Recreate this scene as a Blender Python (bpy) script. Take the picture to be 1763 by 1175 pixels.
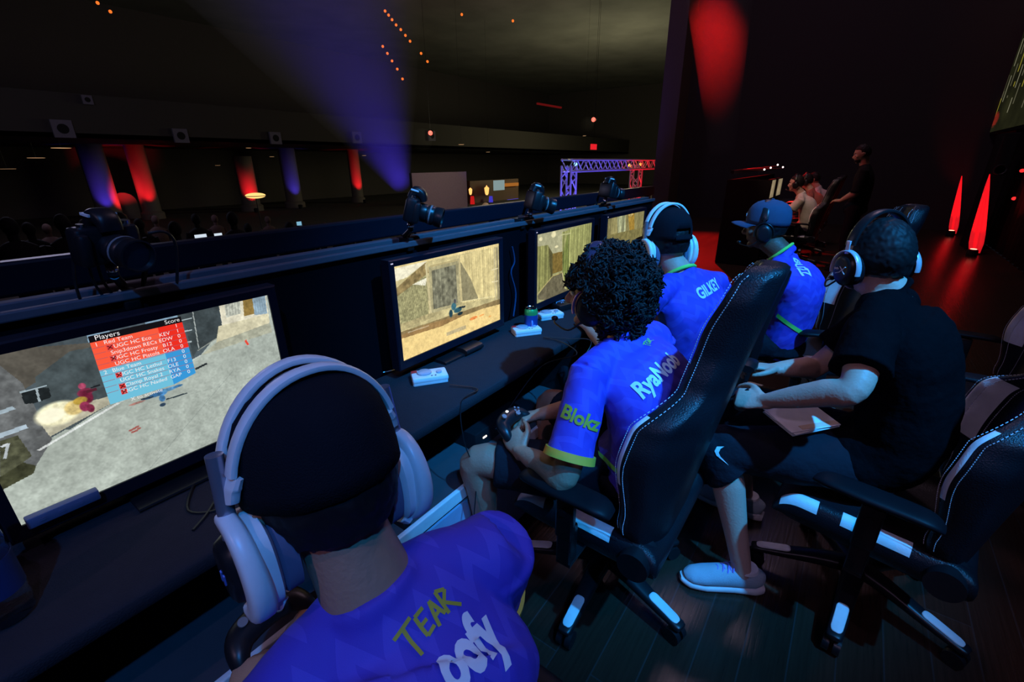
import bpy, bmesh, math, random
import numpy as np
from mathutils import Vector, Matrix, noise
from mathutils.bvhtree import BVHTree
V = Vector
PI = math.pi
S = bpy.context.scene
for o in list(bpy.data.objects): bpy.data.objects.remove(o)
COL = S.collection

# ------------------------------------------------------------------ camera
CAM = V((0, 0, 1.57)); FPX = 783.5; CX, CY = 881.5, 587.5
TH, AZ, RO = math.radians(21.3), math.radians(36.3), math.radians(0.5)
cF = V((math.cos(AZ)*math.cos(TH), math.sin(AZ)*math.cos(TH), -math.sin(TH)))
cR0 = V((math.sin(AZ), -math.cos(AZ), 0)); cU0 = cR0.cross(cF)
cR = cR0*math.cos(RO) - cU0*math.sin(RO); cU = cU0*math.cos(RO) + cR0*math.sin(RO)
cam = bpy.data.objects.new('camera', bpy.data.cameras.new('camera')); COL.objects.link(cam)
cam.matrix_world = Matrix(((cR.x, cU.x, -cF.x, CAM.x), (cR.y, cU.y, -cF.y, CAM.y), (cR.z, cU.z, -cF.z, CAM.z), (0, 0, 0, 1)))
cam.data.sensor_width = 36; cam.data.lens = FPX/1763*36; cam.data.clip_start = .02; cam.data.clip_end = 300
S.camera = cam
def ray(px, py): return cF + cR*((px-CX)/FPX) - cU*((py-CY)/FPX)
def P(px, py, x=None, y=None, z=None, d=None):
    """point of the place seen at a photo position, on a plane of the room"""
    r = ray(px, py)
    if x is not None: t = (x-CAM.x)/r.x
    elif y is not None: t = (y-CAM.y)/r.y
    elif z is not None: t = (z-CAM.z)/r.z
    else: t = d
    return CAM + r*t

# ------------------------------------------------------------------ world, exposure, stage lights, added fill lamps
S.view_settings.view_transform = 'Standard'; S.view_settings.look = 'None'
S.view_settings.exposure = 0.0; S.view_settings.gamma = 1.0; S.view_settings.use_curve_mapping = False
W = bpy.data.worlds.new('world'); S.world = W; W.use_nodes = True
W.node_tree.nodes['Background'].inputs[0].default_value = (.006, .0055, .008, 1)
W.node_tree.nodes['Background'].inputs[1].default_value = 0.5
S.cycles.volume_step_rate = 4.0
def aim(o, p): o.rotation_euler = (V(p)-o.location).to_track_quat('-Z', 'Y').to_euler()
def spot(name, loc, tgt, col, e, size=60, blend=.5, rad=.08):
    l = bpy.data.lights.new(name, 'SPOT'); l.color = col; l.energy = e; l.spot_size = math.radians(size); l.spot_blend = blend; l.shadow_soft_size = rad
    o = bpy.data.objects.new(name, l); COL.objects.link(o); o.location = loc; aim(o, tgt); return o
def point(name, loc, col, e, rad=.1):
    l = bpy.data.lights.new(name, 'POINT'); l.color = col; l.energy = e; l.shadow_soft_size = rad
    o = bpy.data.objects.new(name, l); COL.objects.link(o); o.location = loc; return o
CYAN = (.02, .36, 1.0)
spot('cyan_spot', (.6, -2.0, 4.8), (2.3, .75, .9), CYAN, 2100, 42, .7, .05)
spot('lilac_spot', (-.6, -1.8, 5.6), (1.4, .8, .8), (.60, .48, 1.0), 80, 62, .6, .04)
spot('side_spot', (-3.4, .2, 4.4), (1.7, .0, .7), (.72, .50, .85), 120, 42, .7, .05)
spot('red_wash_spot', (13.5, 4.2, 6.5), (9.7, 2.3, 0), (1, .012, .012), 12000, 34, .8, .1)
spot('red_player_spot', (6.0, 6.0, 5.5), (9.4, .8, 1.0), (1, .03, .04), 420, 26, .6, .1)
spot('warm_player_spot', (6.2, 1.2, 3.6), (8.9, .7, 1.0), (1, .70, .48), 120, 26, .6, .1)
point('hall_fill', (17, 13, 3.6), (.85, .75, .5), 260, 1.5)  # unseen fill lamps added to lift the dark level of the hall
point('hall_fill', (2, 15, 4.2), (.66, .62, .95), 330, 1.5)
point('hall_fill', (34, 15, 3.0), (.95, .9, .5), 1500, 1.5)
point('stage_fill', (7.5, 1.2, 8.2), (.9, .6, .8), 330, .8)  # unseen fill added high up to lift the blacks around the stage
spot('blue_spot', (-1.3, -1.9, 4.7), (.25, .5, 1.1), (.02, .30, 1), 420, 30, .7, .05)  # unseen extra spot added to brighten the nearest player

# ------------------------------------------------------------------ materials
MATS = {}
def srgb(h):
    if isinstance(h, str): h = [int(h[i:i+2], 16)/255 for i in (0, 2, 4)]
    return tuple((c/12.92 if c <= .04045 else ((c+.055)/1.055)**2.4) for c in h)+(1,)
def mat(name, col, rough=.6, metal=0, emit=0, ecol=None, var=.12, nscale=30, bump=.0, bscale=80, coat=0, spec=.5, trans=0, alpha=1):
    if name in MATS: return MATS[name]
    m = bpy.data.materials.new(name); m.use_nodes = True; nt = m.node_tree; b = nt.nodes['Principled BSDF']
    c = srgb(col) if isinstance(col, str) else tuple(col)+((1,) if len(col) == 3 else ())
    b.inputs['Roughness'].default_value = rough; b.inputs['Metallic'].default_value = metal
    b.inputs['Specular IOR Level'].default_value = spec; b.inputs['Coat Weight'].default_value = coat
    b.inputs['Transmission Weight'].default_value = trans; b.inputs['Alpha'].default_value = alpha
    tc = nt.nodes.new('ShaderNodeTexCoord'); no = nt.nodes.new('ShaderNodeTexNoise'); no.inputs['Scale'].default_value = nscale
    no.inputs['Detail'].default_value = 4
    nt.links.new(tc.outputs['Object'], no.inputs['Vector'])
    mx = nt.nodes.new('ShaderNodeMix'); mx.data_type = 'RGBA'
    mx.inputs[6].default_value = tuple(x*(1-var) for x in c[:3])+(1,); mx.inputs[7].default_value = tuple(min(1, x*(1+var)) for x in c[:3])+(1,)
    nt.links.new(no.outputs[0], mx.inputs[0]); nt.links.new(mx.outputs[2], b.inputs['Base Color'])
    if bump:
        n2 = nt.nodes.new('ShaderNodeTexNoise'); n2.inputs['Scale'].default_value = bscale; nt.links.new(tc.outputs['Object'], n2.inputs['Vector'])
        bp = nt.nodes.new('ShaderNodeBump'); bp.inputs['Strength'].default_value = bump; bp.inputs['Distance'].default_value = .01
        nt.links.new(n2.outputs[0], bp.inputs['Height']); nt.links.new(bp.outputs[0], b.inputs['Normal'])
    if emit:
        b.inputs['Emission Color'].default_value = srgb(ecol) if isinstance(ecol, str) else (tuple(ecol)+(1,) if ecol else c)
        b.inputs['Emission Strength'].default_value = emit
    MATS[name] = m; return m
def glow(name, col, e=1.0):
    if name in MATS: return MATS[name]
    m = bpy.data.materials.new(name); m.use_nodes = True; nt = m.node_tree; nt.nodes.clear()
    em = nt.nodes.new('ShaderNodeEmission'); em.inputs[0].default_value = srgb(col) if isinstance(col, str) else tuple(col)+(1,); em.inputs[1].default_value = e
    ou = nt.nodes.new('ShaderNodeOutputMaterial'); nt.links.new(em.outputs[0], ou.inputs[0]); MATS[name] = m; return m

M_blackp = mat('black_plastic', (.010, .010, .012), .35, spec=.35)
M_blackm = mat('black_matte', (.008, .008, .009), .8, spec=.1)
M_cloth = mat('black_tablecloth', (.026, .024, .030), .95, spec=.12, bump=.3, bscale=300)
M_leather = mat('black_leather', (.009, .009, .012), .36, spec=.28, bump=.25, bscale=260)
M_whitel = mat('white_leather', (.80, .80, .80), .45, bump=.15, bscale=260)
M_white = mat('white_plastic', (.78, .78, .78), .35)
M_grey = mat('grey_plastic', (.18, .18, .19), .4)
M_metal = mat('brushed_metal', (.55, .55, .56), .25, 1)
M_chrome = mat('chrome', (.8, .8, .8), .12, 1)
M_darkmetal = mat('dark_metal', (.05, .05, .055), .3, .8)
M_skin_l = mat('light_skin', (.52, .32, .24), .55, var=.08, bump=.15, bscale=120)
M_skin_m = mat('tan_skin', (.36, .20, .13), .55, var=.08, bump=.15, bscale=120)
M_skin_d = mat('brown_skin', (.13, .07, .045), .5, var=.08, bump=.15, bscale=120)
M_cap = mat('black_cap_cloth', (.007, .008, .012), .9, spec=.08, bump=.3, bscale=500)
M_navy = mat('navy_cap_cloth', (.03, .055, .11), .85, bump=.3, bscale=500)
M_hair = mat('dark_hair', (.008, .007, .008), .6, spec=.22)
M_blacks = mat('black_shirt_cloth', (.003, .0034, .0045), .9, spec=.03, bump=.3, bscale=60)
M_short = mat('dark_shorts_cloth', (.010, .012, .018), .85, spec=.12, bump=.3, bscale=60)
M_green = mat('lime_trim', (.20, .75, .12), .7)
M_yellow = mat('yellow_trim', (.75, .42, .04), .7)
M_name = mat('white_lettering', (.70, .74, .80), .7)
M_tag = mat('lime_lettering', (.33, .62, .05), .7)
M_tagy = mat('olive_lettering', (.40, .36, .03), .7)
M_stitch = mat('grey_thread', (.55, .55, .6), .8)
M_red = mat('red_plastic', (.6, .03, .03), .5)
M_shoe = mat('pale_blue_knit', (.34, .44, .50), .85, bump=.4, bscale=400)
M_sole = mat('white_sole', (.6, .6, .6), .7)
M_paper = mat('white_paper', (.8, .8, .8), .8)
M_wallblack = mat('black_wall_paint', (.03, .024, .028), .9, spec=.05)
M_hallwall = mat('brown_hall_wall', (.055, .046, .048), .85)

def jersey():
    m = bpy.data.materials.new('purple_jersey'); m.use_nodes = True; nt = m.node_tree; b = nt.nodes['Principled BSDF']; b.inputs['Roughness'].default_value = .75
    N = nt.nodes.new; L = nt.links.new
    tc = N('ShaderNodeTexCoord'); sp = N('ShaderNodeSeparateXYZ'); L(tc.outputs['Object'], sp.inputs[0])
    def mth(op, a, bb=None):
        n = N('ShaderNodeMath'); n.operation = op
        for i, v in enumerate((a, bb)):
            if v is None: continue
            if isinstance(v, (int, float)): n.inputs[i].default_value = v
            else: L(v, n.inputs[i])
        return n.outputs[0]
    tri = mth('PINGPONG', mth('MULTIPLY', sp.outputs[0], 1.0), 0.022)
    v = mth('ADD', mth('MULTIPLY', sp.outputs[2], .6), mth('ADD', mth('MULTIPLY', tri, 1.3), mth('MULTIPLY', sp.outputs[1], .35)))
    st = mth('PINGPONG', v, .028)
    rp = N('ShaderNodeValToRGB'); rp.color_ramp.interpolation = 'CONSTANT'
    e = rp.color_ramp.elements; e[0].color = (.060, .040, .47, 1); e[1].position = .62; e[1].color = (.082, .060, .54, 1)
    L(mth('MULTIPLY', st, 35.7), rp.inputs[0]); L(rp.outputs[0], b.inputs['Base Color'])
    no = N('ShaderNodeTexNoise'); no.inputs['Scale'].default_value = 900; L(tc.outputs['Object'], no.inputs['Vector'])
    bp = N('ShaderNodeBump'); bp.inputs['Strength'].default_value = .2; bp.inputs['Distance'].default_value = .004
    L(no.outputs[0], bp.inputs['Height']); L(bp.outputs[0], b.inputs['Normal'])
    return m
M_jersey = jersey()

def planks():
    m = bpy.data.materials.new('dark_stage_boards'); m.use_nodes = True; nt = m.node_tree; b = nt.nodes['Principled BSDF']
    N = nt.nodes.new; L = nt.links.new
    tc = N('ShaderNodeTexCoord'); mp = N('ShaderNodeMapping'); L(tc.outputs['Object'], mp.inputs[0])
    br = N('ShaderNodeTexBrick'); L(mp.outputs[0], br.inputs['Vector'])
    br.inputs['Scale'].default_value = 1; br.inputs['Brick Width'].default_value = 1.9; br.inputs['Row Height'].default_value = .13; br.inputs['Mortar Size'].default_value = .0025
    br.inputs['Color1'].default_value = (.040, .022, .014, 1); br.inputs['Color2'].default_value = (.055, .030, .019, 1); br.inputs['Mortar'].default_value = (.055, .045, .042, 1)
    mp2 = N('ShaderNodeMapping'); mp2.inputs['Scale'].default_value = (1.5, 30, 1); L(tc.outputs['Object'], mp2.inputs[0])
    no = N('ShaderNodeTexNoise'); no.inputs['Scale'].default_value = 3; no.inputs['Detail'].default_value = 6; L(mp2.outputs[0], no.inputs['Vector'])
    mx = N('ShaderNodeMix'); mx.data_type = 'RGBA'; mx.blend_type = 'MULTIPLY'; mx.inputs[0].default_value = .6
    L(br.outputs[0], mx.inputs[6]); L(no.outputs[0], mx.inputs[7]); L(mx.outputs[2], b.inputs['Base Color'])
    b.inputs['Roughness'].default_value = .27
    bp = N('ShaderNodeBump'); bp.inputs['Strength'].default_value = .12; bp.inputs['Distance'].default_value = .01; L(no.outputs[0], bp.inputs['Height']); L(bp.outputs[0], b.inputs['Normal'])
    return m
M_floor = planks()
def curtain_mat(name, col):
    return mat(name, col, .95, bump=.2, bscale=50)
M_curtain = curtain_mat('black_curtain', (.012, .009, .009))

# ------------------------------------------------------------------ mesh builder
def frame_from(d, up=V((0, 0, 1))):
    d = V(d).normalized(); s = d.cross(V(up))
    if s.length < 1e-4: s = d.cross(V((1, 0, 0)))
    s.normalize(); return s, s.cross(d).normalized(), d
class MB:
    def __init__(s): s.v = []; s.f = []; s.m = []
    def add(s, vs, fs, mi=0):
        b = len(s.v); s.v += [V(v) for v in vs]; s.f += [tuple(i+b for i in f) for f in fs]; s.m += [mi]*len(fs); return s
    def box(s, c, size, rot=None, mi=0, bev=0.0):
        hx, hy, hz = [q/2 for q in size]; b = min(bev, hx*.9, hy*.9, hz*.9)
        R = rot if rot is not None else Matrix.Identity(3); c = V(c)
        if b <= 0:
            vs = [c+R@V((x, y, z)) for x in (-hx, hx) for y in (-hy, hy) for z in (-hz, hz)]
            return s.add(vs, [(0, 1, 3, 2), (4, 6, 7, 5), (0, 4, 5, 1), (2, 3, 7, 6), (0, 2, 6, 4), (1, 5, 7, 3)], mi)
        k = 4; prof = []
        for cx, cy, a0 in ((hx-b, hy-b, 0), (-hx+b, hy-b, PI/2), (-hx+b, -hy+b, PI), (hx-b, -hy+b, 1.5*PI)):
            for i in range(k): a = a0+PI/2*i/(k-1); prof.append((cx, cy, math.cos(a), math.sin(a)))
        vs = []; n = len(prof); lv = []
        for z, off in ((-hz, -b), (-hz+b*.3, -b*.3), (-hz+b, 0), (hz-b, 0), (hz-b*.3, -b*.3), (hz, -b)):
            for x, y, ax, ay in prof: vs.append(c+R@V((x+ax*(b+off), y+ay*(b+off), z)))
        fs = [tuple(reversed(range(n)))]+[tuple(range(5*n, 6*n))]
        for l in range(5):
            for i in range(n): j = (i+1) % n; fs.append((l*n+i, l*n+j, (l+1)*n+j, (l+1)*n+i))
        return s.add(vs, fs, mi)
    def ring(s, rings, mi=0, cap=True, closed=False):
        n = len(rings[0]); vs = [p for r in rings for p in r]; fs = []
        L = len(rings)
        for l in range(L if closed else L-1):
            m = (l+1) % L
            for i in range(n): j = (i+1) % n; fs.append((l*n+i, l*n+j, m*n+j, m*n+i))
        if cap and not closed: fs += [tuple(reversed(range(n))), tuple(range((L-1)*n, L*n))]
        return s.add(vs, fs, mi)
    def tube(s, pts, r, n=8, mi=0, cap=True, smooth=0):
        pts = [V(p) for p in pts]
        rs = list(r) if isinstance(r, (list, tuple)) else [r]*len(pts)
        if smooth: pts, rs = crom(pts, rs, smooth)
        rings = []; prev = None
        for i, p in enumerate(pts):
            d = (pts[min(i+1, len(pts)-1)]-pts[max(i-1, 0)])
            if d.length < 1e-7: d = V((0, 0, 1))
            d.normalize()
            if prev is None: sd, u, _ = frame_from(d)
            else:
                u = (prev-d*prev.dot(d)).normalized(); sd = d.cross(u)
            prev = u
            rings.append([p+(sd*math.cos(a)+u*math.sin(a))*rs[i] for a in [2*PI*k/n for k in range(n)]])
        return s.ring(rings, mi, cap)
    def cyl(s, a, b, r0, r1=None, n=20, mi=0): return s.tube([a, b], [r0, r0 if r1 is None else r1], n, mi)
    def loft(s, pts, ab, side, n=20, mi=0, sub=5, power=2.0):
        """elliptic sections: half-width a along side, b across"""
        pts = [V(p) for p in pts]; A = [q[0] for q in ab]; B = [q[1] for q in ab]
        if sub > 1:
            p2, A2 = crom(pts, A, sub); _, B2 = crom(pts, B, sub)
            sides = side if isinstance(side, list) else None
            pts, A, B = p2, A2, B2
        rings = []
        for i, p in enumerate(pts):
            d = (pts[min(i+1, len(pts)-1)]-pts[max(i-1, 0)]).normalized()
            sd = V(side); sd = (sd-d*sd.dot(d)).normalized(); u = sd.cross(d)
            R = []
            for k in range(n):
                a = 2*PI*k/n; c, q = math.cos(a), math.sin(a)
                if power != 2: c = math.copysign(abs(c)**(2/power), c); q = math.copysign(abs(q)**(2/power), q)
                R.append(p+sd*c*A[i]+u*q*B[i])
            rings.append(R)
        return s.ring(rings, mi)
    def ell(s, c, r, rot=None, n=20, m=12, mi=0, fn=None):
        R = rot if rot is not None else Matrix.Identity(3); c = V(c); r = (r, r, r) if isinstance(r, (int, float)) else r
        vs = []; fs = []
        for j in range(1, m):
            t = PI*j/m
            for i in range(n):
                a = 2*PI*i/n; q = V((math.sin(t)*math.cos(a)*r[0], math.sin(t)*math.sin(a)*r[1], math.cos(t)*r[2]))
                if fn: q = fn(q)
                vs.append(c+R@q)
        tp, bt = V((0, 0, r[2])), V((0, 0, -r[2]))
        if fn: tp, bt = fn(tp), fn(bt)
        vs += [c+R@tp, c+R@bt]; T = len(vs)-2; B = T+1
        for j in range(m-2):
            for i in range(n): k = (i+1) % n; fs.append((j*n+i, (j+1)*n+i, (j+1)*n+k, j*n+k))
        for i in range(n): k = (i+1) % n; fs.append((T, i, k)); fs.append((B, (m-2)*n+k, (m-2)*n+i))
        return s.add(vs, fs, mi)
    def lathe(s, prof, o, ax=V((0, 0, 1)), n=28, mi=0):
        sd, u, d = frame_from(ax, V((0, 1, 0)) if abs(V(ax).normalized().y) < .9 else V((0, 0, 1))); o = V(o)
        return s.ring([[o+d*h+(sd*math.cos(a)+u*math.sin(a))*max(r, 1e-4) for a in [2*PI*k/n for k in range(n)]] for r, h in prof], mi)
    def prism(s, poly, d, mi=0):
        n = len(poly); a = [V(p) for p in poly]; b = [p+V(d) for p in a]
        return s.add(a+b, [tuple(reversed(range(n))), tuple(range(n, 2*n))]+[(i, (i+1) % n, n+(i+1) % n, n+i) for i in range(n)], mi)
    def build(s, name, mats, parent=None, smooth=True, fix=True, bevel=0, auto=True):
        me = bpy.data.meshes.new(name); me.from_pydata([tuple(v) for v in s.v], [], s.f)
        mats = mats if isinstance(mats, (list, tuple)) else [mats]
        for m in mats: me.materials.append(m)
        for p, i in zip(me.polygons, s.m): p.material_index = min(i, len(mats)-1)
        if fix:
            bm = bmesh.new(); bm.from_mesh(me); bmesh.ops.recalc_face_normals(bm, faces=bm.faces); bm.to_mesh(me); bm.free()
        if smooth:
            me.shade_smooth()
            if auto: me.set_sharp_from_angle(angle=math.radians(40))
        o = bpy.data.objects.new(name, me); COL.objects.link(o)
        if parent: par(o, parent)
        if bevel:
            b = o.modifiers.new('bevel', 'BEVEL'); b.width = bevel; b.segments = 2; b.limit_method = 'ANGLE'
        return o
def crom(pts, rs, k):
    P_ = []; R_ = []; n = len(pts)
    for i in range(n-1):
        p0, p1, p2, p3 = pts[max(i-1, 0)], pts[i], pts[i+1], pts[min(i+2, n-1)]
        for j in range(k):
            t = j/k; P_.append(.5*((2*p1)+(p2-p0)*t+(2*p0-5*p1+4*p2-p3)*t*t+(3*p1-p0-3*p2+p3)*t**3))
            R_.append(rs[i]*(1-t)+rs[i+1]*t)
    P_.append(pts[-1]); R_.append(rs[-1]); return P_, R_
def wm(o):
    m = o.matrix_basis.copy()
    if o.parent: m = wm(o.parent) @ o.matrix_parent_inverse @ m
    return m
def par(o, p): o.parent = p; o.matrix_parent_inverse = wm(p).inverted()
def thing(name, label, cat, loc=(0, 0, 0), rz=0, group=None):
    o = bpy.data.objects.new(name, None); COL.objects.link(o); o.empty_display_size = .05
    o.location = loc; o.rotation_euler = (0, 0, rz); o['label'] = label; o['category'] = cat
    if group: o['group'] = group
    return o
def tag(o, label, cat, group=None, kind=None):
    o['label'] = label; o['category'] = cat
    if group: o['group'] = group
    if kind: o['kind'] = kind
    return o
def struct(o): o['kind'] = 'structure'; return o
def local(bld, name, mats, parent, **k):
    """build in the parent's own coordinates"""
    o = bld.build(name, mats, None, **k); o.parent = parent; return o
def dup(root, loc, rz, label, group=None):
    def rec(o, p):
        c = o.copy(); COL.objects.link(c)
        if p is not None: c.parent = p
        for ch in kids.get(o.name, []): rec(ch, c)
        return c
    kids = {}
    for o in bpy.data.objects:
        if o.parent: kids.setdefault(o.parent.name, []).append(o)
    r = rec(root, None); r.location = loc; r.rotation_euler = (0, 0, rz); r['label'] = label
    if group: r['group'] = group
    return r
def remesh(o, vox, smooth=4, disp=0, dscale=.12, seed=0):
    m = o.modifiers.new('remesh', 'REMESH'); m.mode = 'VOXEL'; m.voxel_size = vox; m.use_smooth_shade = True
    if smooth: q = o.modifiers.new('smooth', 'SMOOTH'); q.iterations = smooth; q.factor = .5
    if disp:
        t = bpy.data.textures.new('folds', 'CLOUDS'); t.noise_scale = dscale; t.noise_depth = 2
        d = o.modifiers.new('folds', 'DISPLACE'); d.texture = t; d.strength = disp; d.mid_level = .5; d.texture_coords = 'LOCAL'
def rotm(x, y, z=None):
    """3x3 with given local x, y axes (z = x cross y)"""
    x = V(x).normalized(); y = (V(y)-x*V(y).dot(x)).normalized(); z = x.cross(y)
    return Matrix((x, y, z)).transposed()
def RZ(a): return Matrix.Rotation(a, 3, 'Z')

def text_mesh(name, s, size, m, shear=0, bold=0.0, xs=1.0, extrude=0.0, dense=0.0):
    cu = bpy.data.curves.new(name, 'FONT'); cu.body = s; cu.size = size; cu.shear = shear; cu.offset = bold; cu.extrude = extrude
    cu.align_x = 'CENTER'; cu.align_y = 'CENTER'; cu.resolution_u = 4
    o = bpy.data.objects.new(name, cu); COL.objects.link(o)
    bpy.context.view_layer.update()
    me = bpy.data.meshes.new_from_object(o.evaluated_get(bpy.context.evaluated_depsgraph_get()))
    bpy.data.objects.remove(o); bm = bmesh.new(); bm.from_mesh(me)
    for v in bm.verts: v.co.x *= xs
    if dense:
        bmesh.ops.triangulate(bm, faces=bm.faces)
        for _ in range(4):
            es = [e for e in bm.edges if e.calc_length() > dense]
            if not es: break
            bmesh.ops.subdivide_edges(bm, edges=es, cuts=1); bmesh.ops.triangulate(bm, faces=bm.faces)
    bm.to_mesh(me); bm.free(); me.materials.clear(); me.materials.append(m)
    ob = bpy.data.objects.new(name, me); COL.objects.link(ob); return ob
def flat_text(name, s, size, m, o, x, y, parent, **k):
    """lettering laid on a plane: origin o, right x, up y"""
    ob = text_mesh(name, s, size, m, **k); R = rotm(x, y).to_4x4(); R.translation = V(o); ob.matrix_basis = R
    if parent: par(ob, parent)
    return ob
def cling(ob, target, o, x, y, lift=.003, parent=None):
    """drape a flat mesh onto the surface of target"""
    bpy.context.view_layer.update(); dg = bpy.context.evaluated_depsgraph_get(); ev = target.evaluated_get(dg)
    me = ev.to_mesh(); mw = ev.matrix_world; b = BVHTree.FromPolygons([mw@v.co for v in me.vertices], [tuple(p.vertices) for p in me.polygons]); ev.to_mesh_clear()
    x = V(x).normalized(); y = (V(y)-x*V(y).dot(x)).normalized(); n = x.cross(y); o = V(o)
    for v in ob.data.vertices:
        p = o+x*v.co.x+y*v.co.y; h = b.ray_cast(p+n*.25, -n, .6)
        v.co = (h[0]+(h[1] if h[1].dot(n) > 0 else -h[1])*lift) if h[0] else p
    if parent: par(ob, parent)
    return ob

# ------------------------------------------------------------------ people
def hand(mb, wr, d, n, th, curl=(.5, .55, .6, .7), spread=.12, thumb=.6, s=1.0):
    """wrist point, finger direction, back-of-hand normal, thumb side"""
    d = V(d).normalized(); n = (V(n)-d*V(n).dot(d)).normalized(); t = d.cross(n)
    if t.dot(V(th)) < 0: t = -t
    wr = V(wr)
    mb.loft([wr-d*.02*s, wr+d*.015*s, wr+d*.05*s, wr+d*.088*s], [(.026*s, .019*s), (.030*s, .017*s), (.040*s, .016*s), (.038*s, .012*s)], t, n=16)
    for k, (off, L, c) in enumerate(((.027, .072, curl[0]), (.009, .080, curl[1]), (-.009, .074, curl[2]), (-.027, .058, curl[3]))):
        p = wr+d*(.080-abs(k-1)*.004)*s+t*off*s; a = 0; pts = [p-d*.012*s, p]; dd = (d+t*off*spread*10*.3).normalized()
        for j, fr in enumerate((.45, .30, .25)):
            a += c*(1.0 if j else .8); q = dd*math.cos(a)-n*math.sin(a); p = p+q*L*fr*s; pts.append(p)
        mb.tube(pts, [.0092*s, .0092*s, .0084*s, .0076*s, .0062*s], 10, smooth=3)
        mb.ell(pts[-1], .0062*s, n=8, m=6)
    p = wr+d*.022*s+t*.026*s; q1 = (d*.62+t*.72-n*.25*thumb).normalized(); q2 = (d*.85+t*.25-n*.55*thumb).normalized(); q3 = (d*.9-t*.15-n*.7*thumb).normalized()
    p1 = p+q1*.036*s; p2 = p1+q2*.034*s; p3 = p2+q3*.026*s
    mb.tube([p-q1*.012*s, p, p1, p2, p3], [.015*s, .0145*s, .0115*s, .0098*s, .0075*s], 10, smooth=3); mb.ell(p3, .0075*s, n=8, m=6)

def head_parts(mb, c, f, u, s=1.0, beard=0):
    """skull with brow, nose, lips, chin, ears; f face direction, u up"""
    f = V(f).normalized(); u = (V(u)-f*V(u).dot(f)).normalized(); r = f.cross(u); R = Matrix((r, f, u)).transposed()
    def sk(q):
        x, y, z = q
        if z < 0:                       # narrow jaw
            k = min(1, -z/.118); x *= 1-.30*k; y = y*(1-.12*k)+.012*k
        if y > 0 and z > -.03: y *= .94
        if y > 0: y -= .010*math.exp(-((z-.0)/.016)**2)*math.exp(-((abs(x)-.034)/.016)**2)*1.2
        if y > 0: y += .006*math.exp(-((z-.024)/.012)**2)*math.exp(-(x/.05)**2)
        if y < 0 and z < -.04: y *= 1-.35*min(1, (-z-.04)/.08)
        return V((x, y, z))*s
    mb.ell(c, (.079, .098, .122), R, 40, 28, fn=sk)
    def w(x, y, z): return c+R@(V((x, y, z))*s)
    mb.tube([w(0, .086, .016), w(0, .098, -.006), w(0, .111, -.027), w(0, .104, -.035), w(0, .09, -.038)], [.006*s, .0075*s, .0105*s, .009*s, .006*s], 10, smooth=3)
    for q in (-1, 1):
        mb.ell(w(q*.010, .096, -.033), (.006*s, .009*s, .006*s), R, 8, 6)
        mb.ell(w(q*.080, -.004, -.004), (.008*s, .018*s, .032*s), R@Matrix.Rotation(-.35*q, 3, 'Z'), 14, 10)
        mb.tube([w(q*.084, -.016, .012), w(q*.090, -.022, .0), w(q*.086, -.016, -.02), w(q*.080, -.004, -.033)], .005*s, 8, smooth=3)
        mb.ell(w(q*.046, .068, -.022), (.022*s, .018*s, .020*s), R, 12, 8)
    mb.ell(w(0, .0835, -.057), (.024*s, .010*s, .006*s), R, 14, 8)
    mb.ell(w(0, .080, -.068), (.021*s, .010*s, .007*s), R, 14, 8)
    mb.ell(w(0, .066, -.097), (.028*s, .022*s, .018*s), R, 14, 8)
    return R

def clothes_torso(mb, J, g=0.0, down=True):
    L, Rr = V(J['shL']), V(J['shR']); sd = (Rr-L).normalized(); pel, nk = V(J['pelvis']), V(J['neck'])
    ch = V(J.get('chest', pel.lerp(nk, .62))); bl = V(J.get('belly', pel.lerp(nk, .28))); k = J.get('fat', 1.0)
    mid = (L+Rr)/2
    mb.loft([pel-(bl-pel).normalized()*.04, pel, bl, ch, mid.lerp(ch, .35), mid+(nk-mid)*.25, nk],
            [((.165+g)*k, (.115+g)*k), ((.175+g)*k, (.125+g)*k), ((.165+g)*k, (.120+g)*k), ((.180+g)*k, (.122+g)), (.185+g, .112+g), (.150+g, .085+g), (.070+g*.5, .062+g*.5)], sd, n=32, sub=6)
    for q in (L, Rr):
        mb.loft([nk-(nk-mid)*.25, nk.lerp(q, .5)+V((0, 0, -.012)), q, q+(q-mid).normalized()*.02], [(.055+g, .05+g), (.058+g, .052+g), (.058+g, .055+g), (.035+g, .035+g)], (ch-nk).cross(q-nk).cross(q-nk), n=18, sub=5)
    return sd

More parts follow.
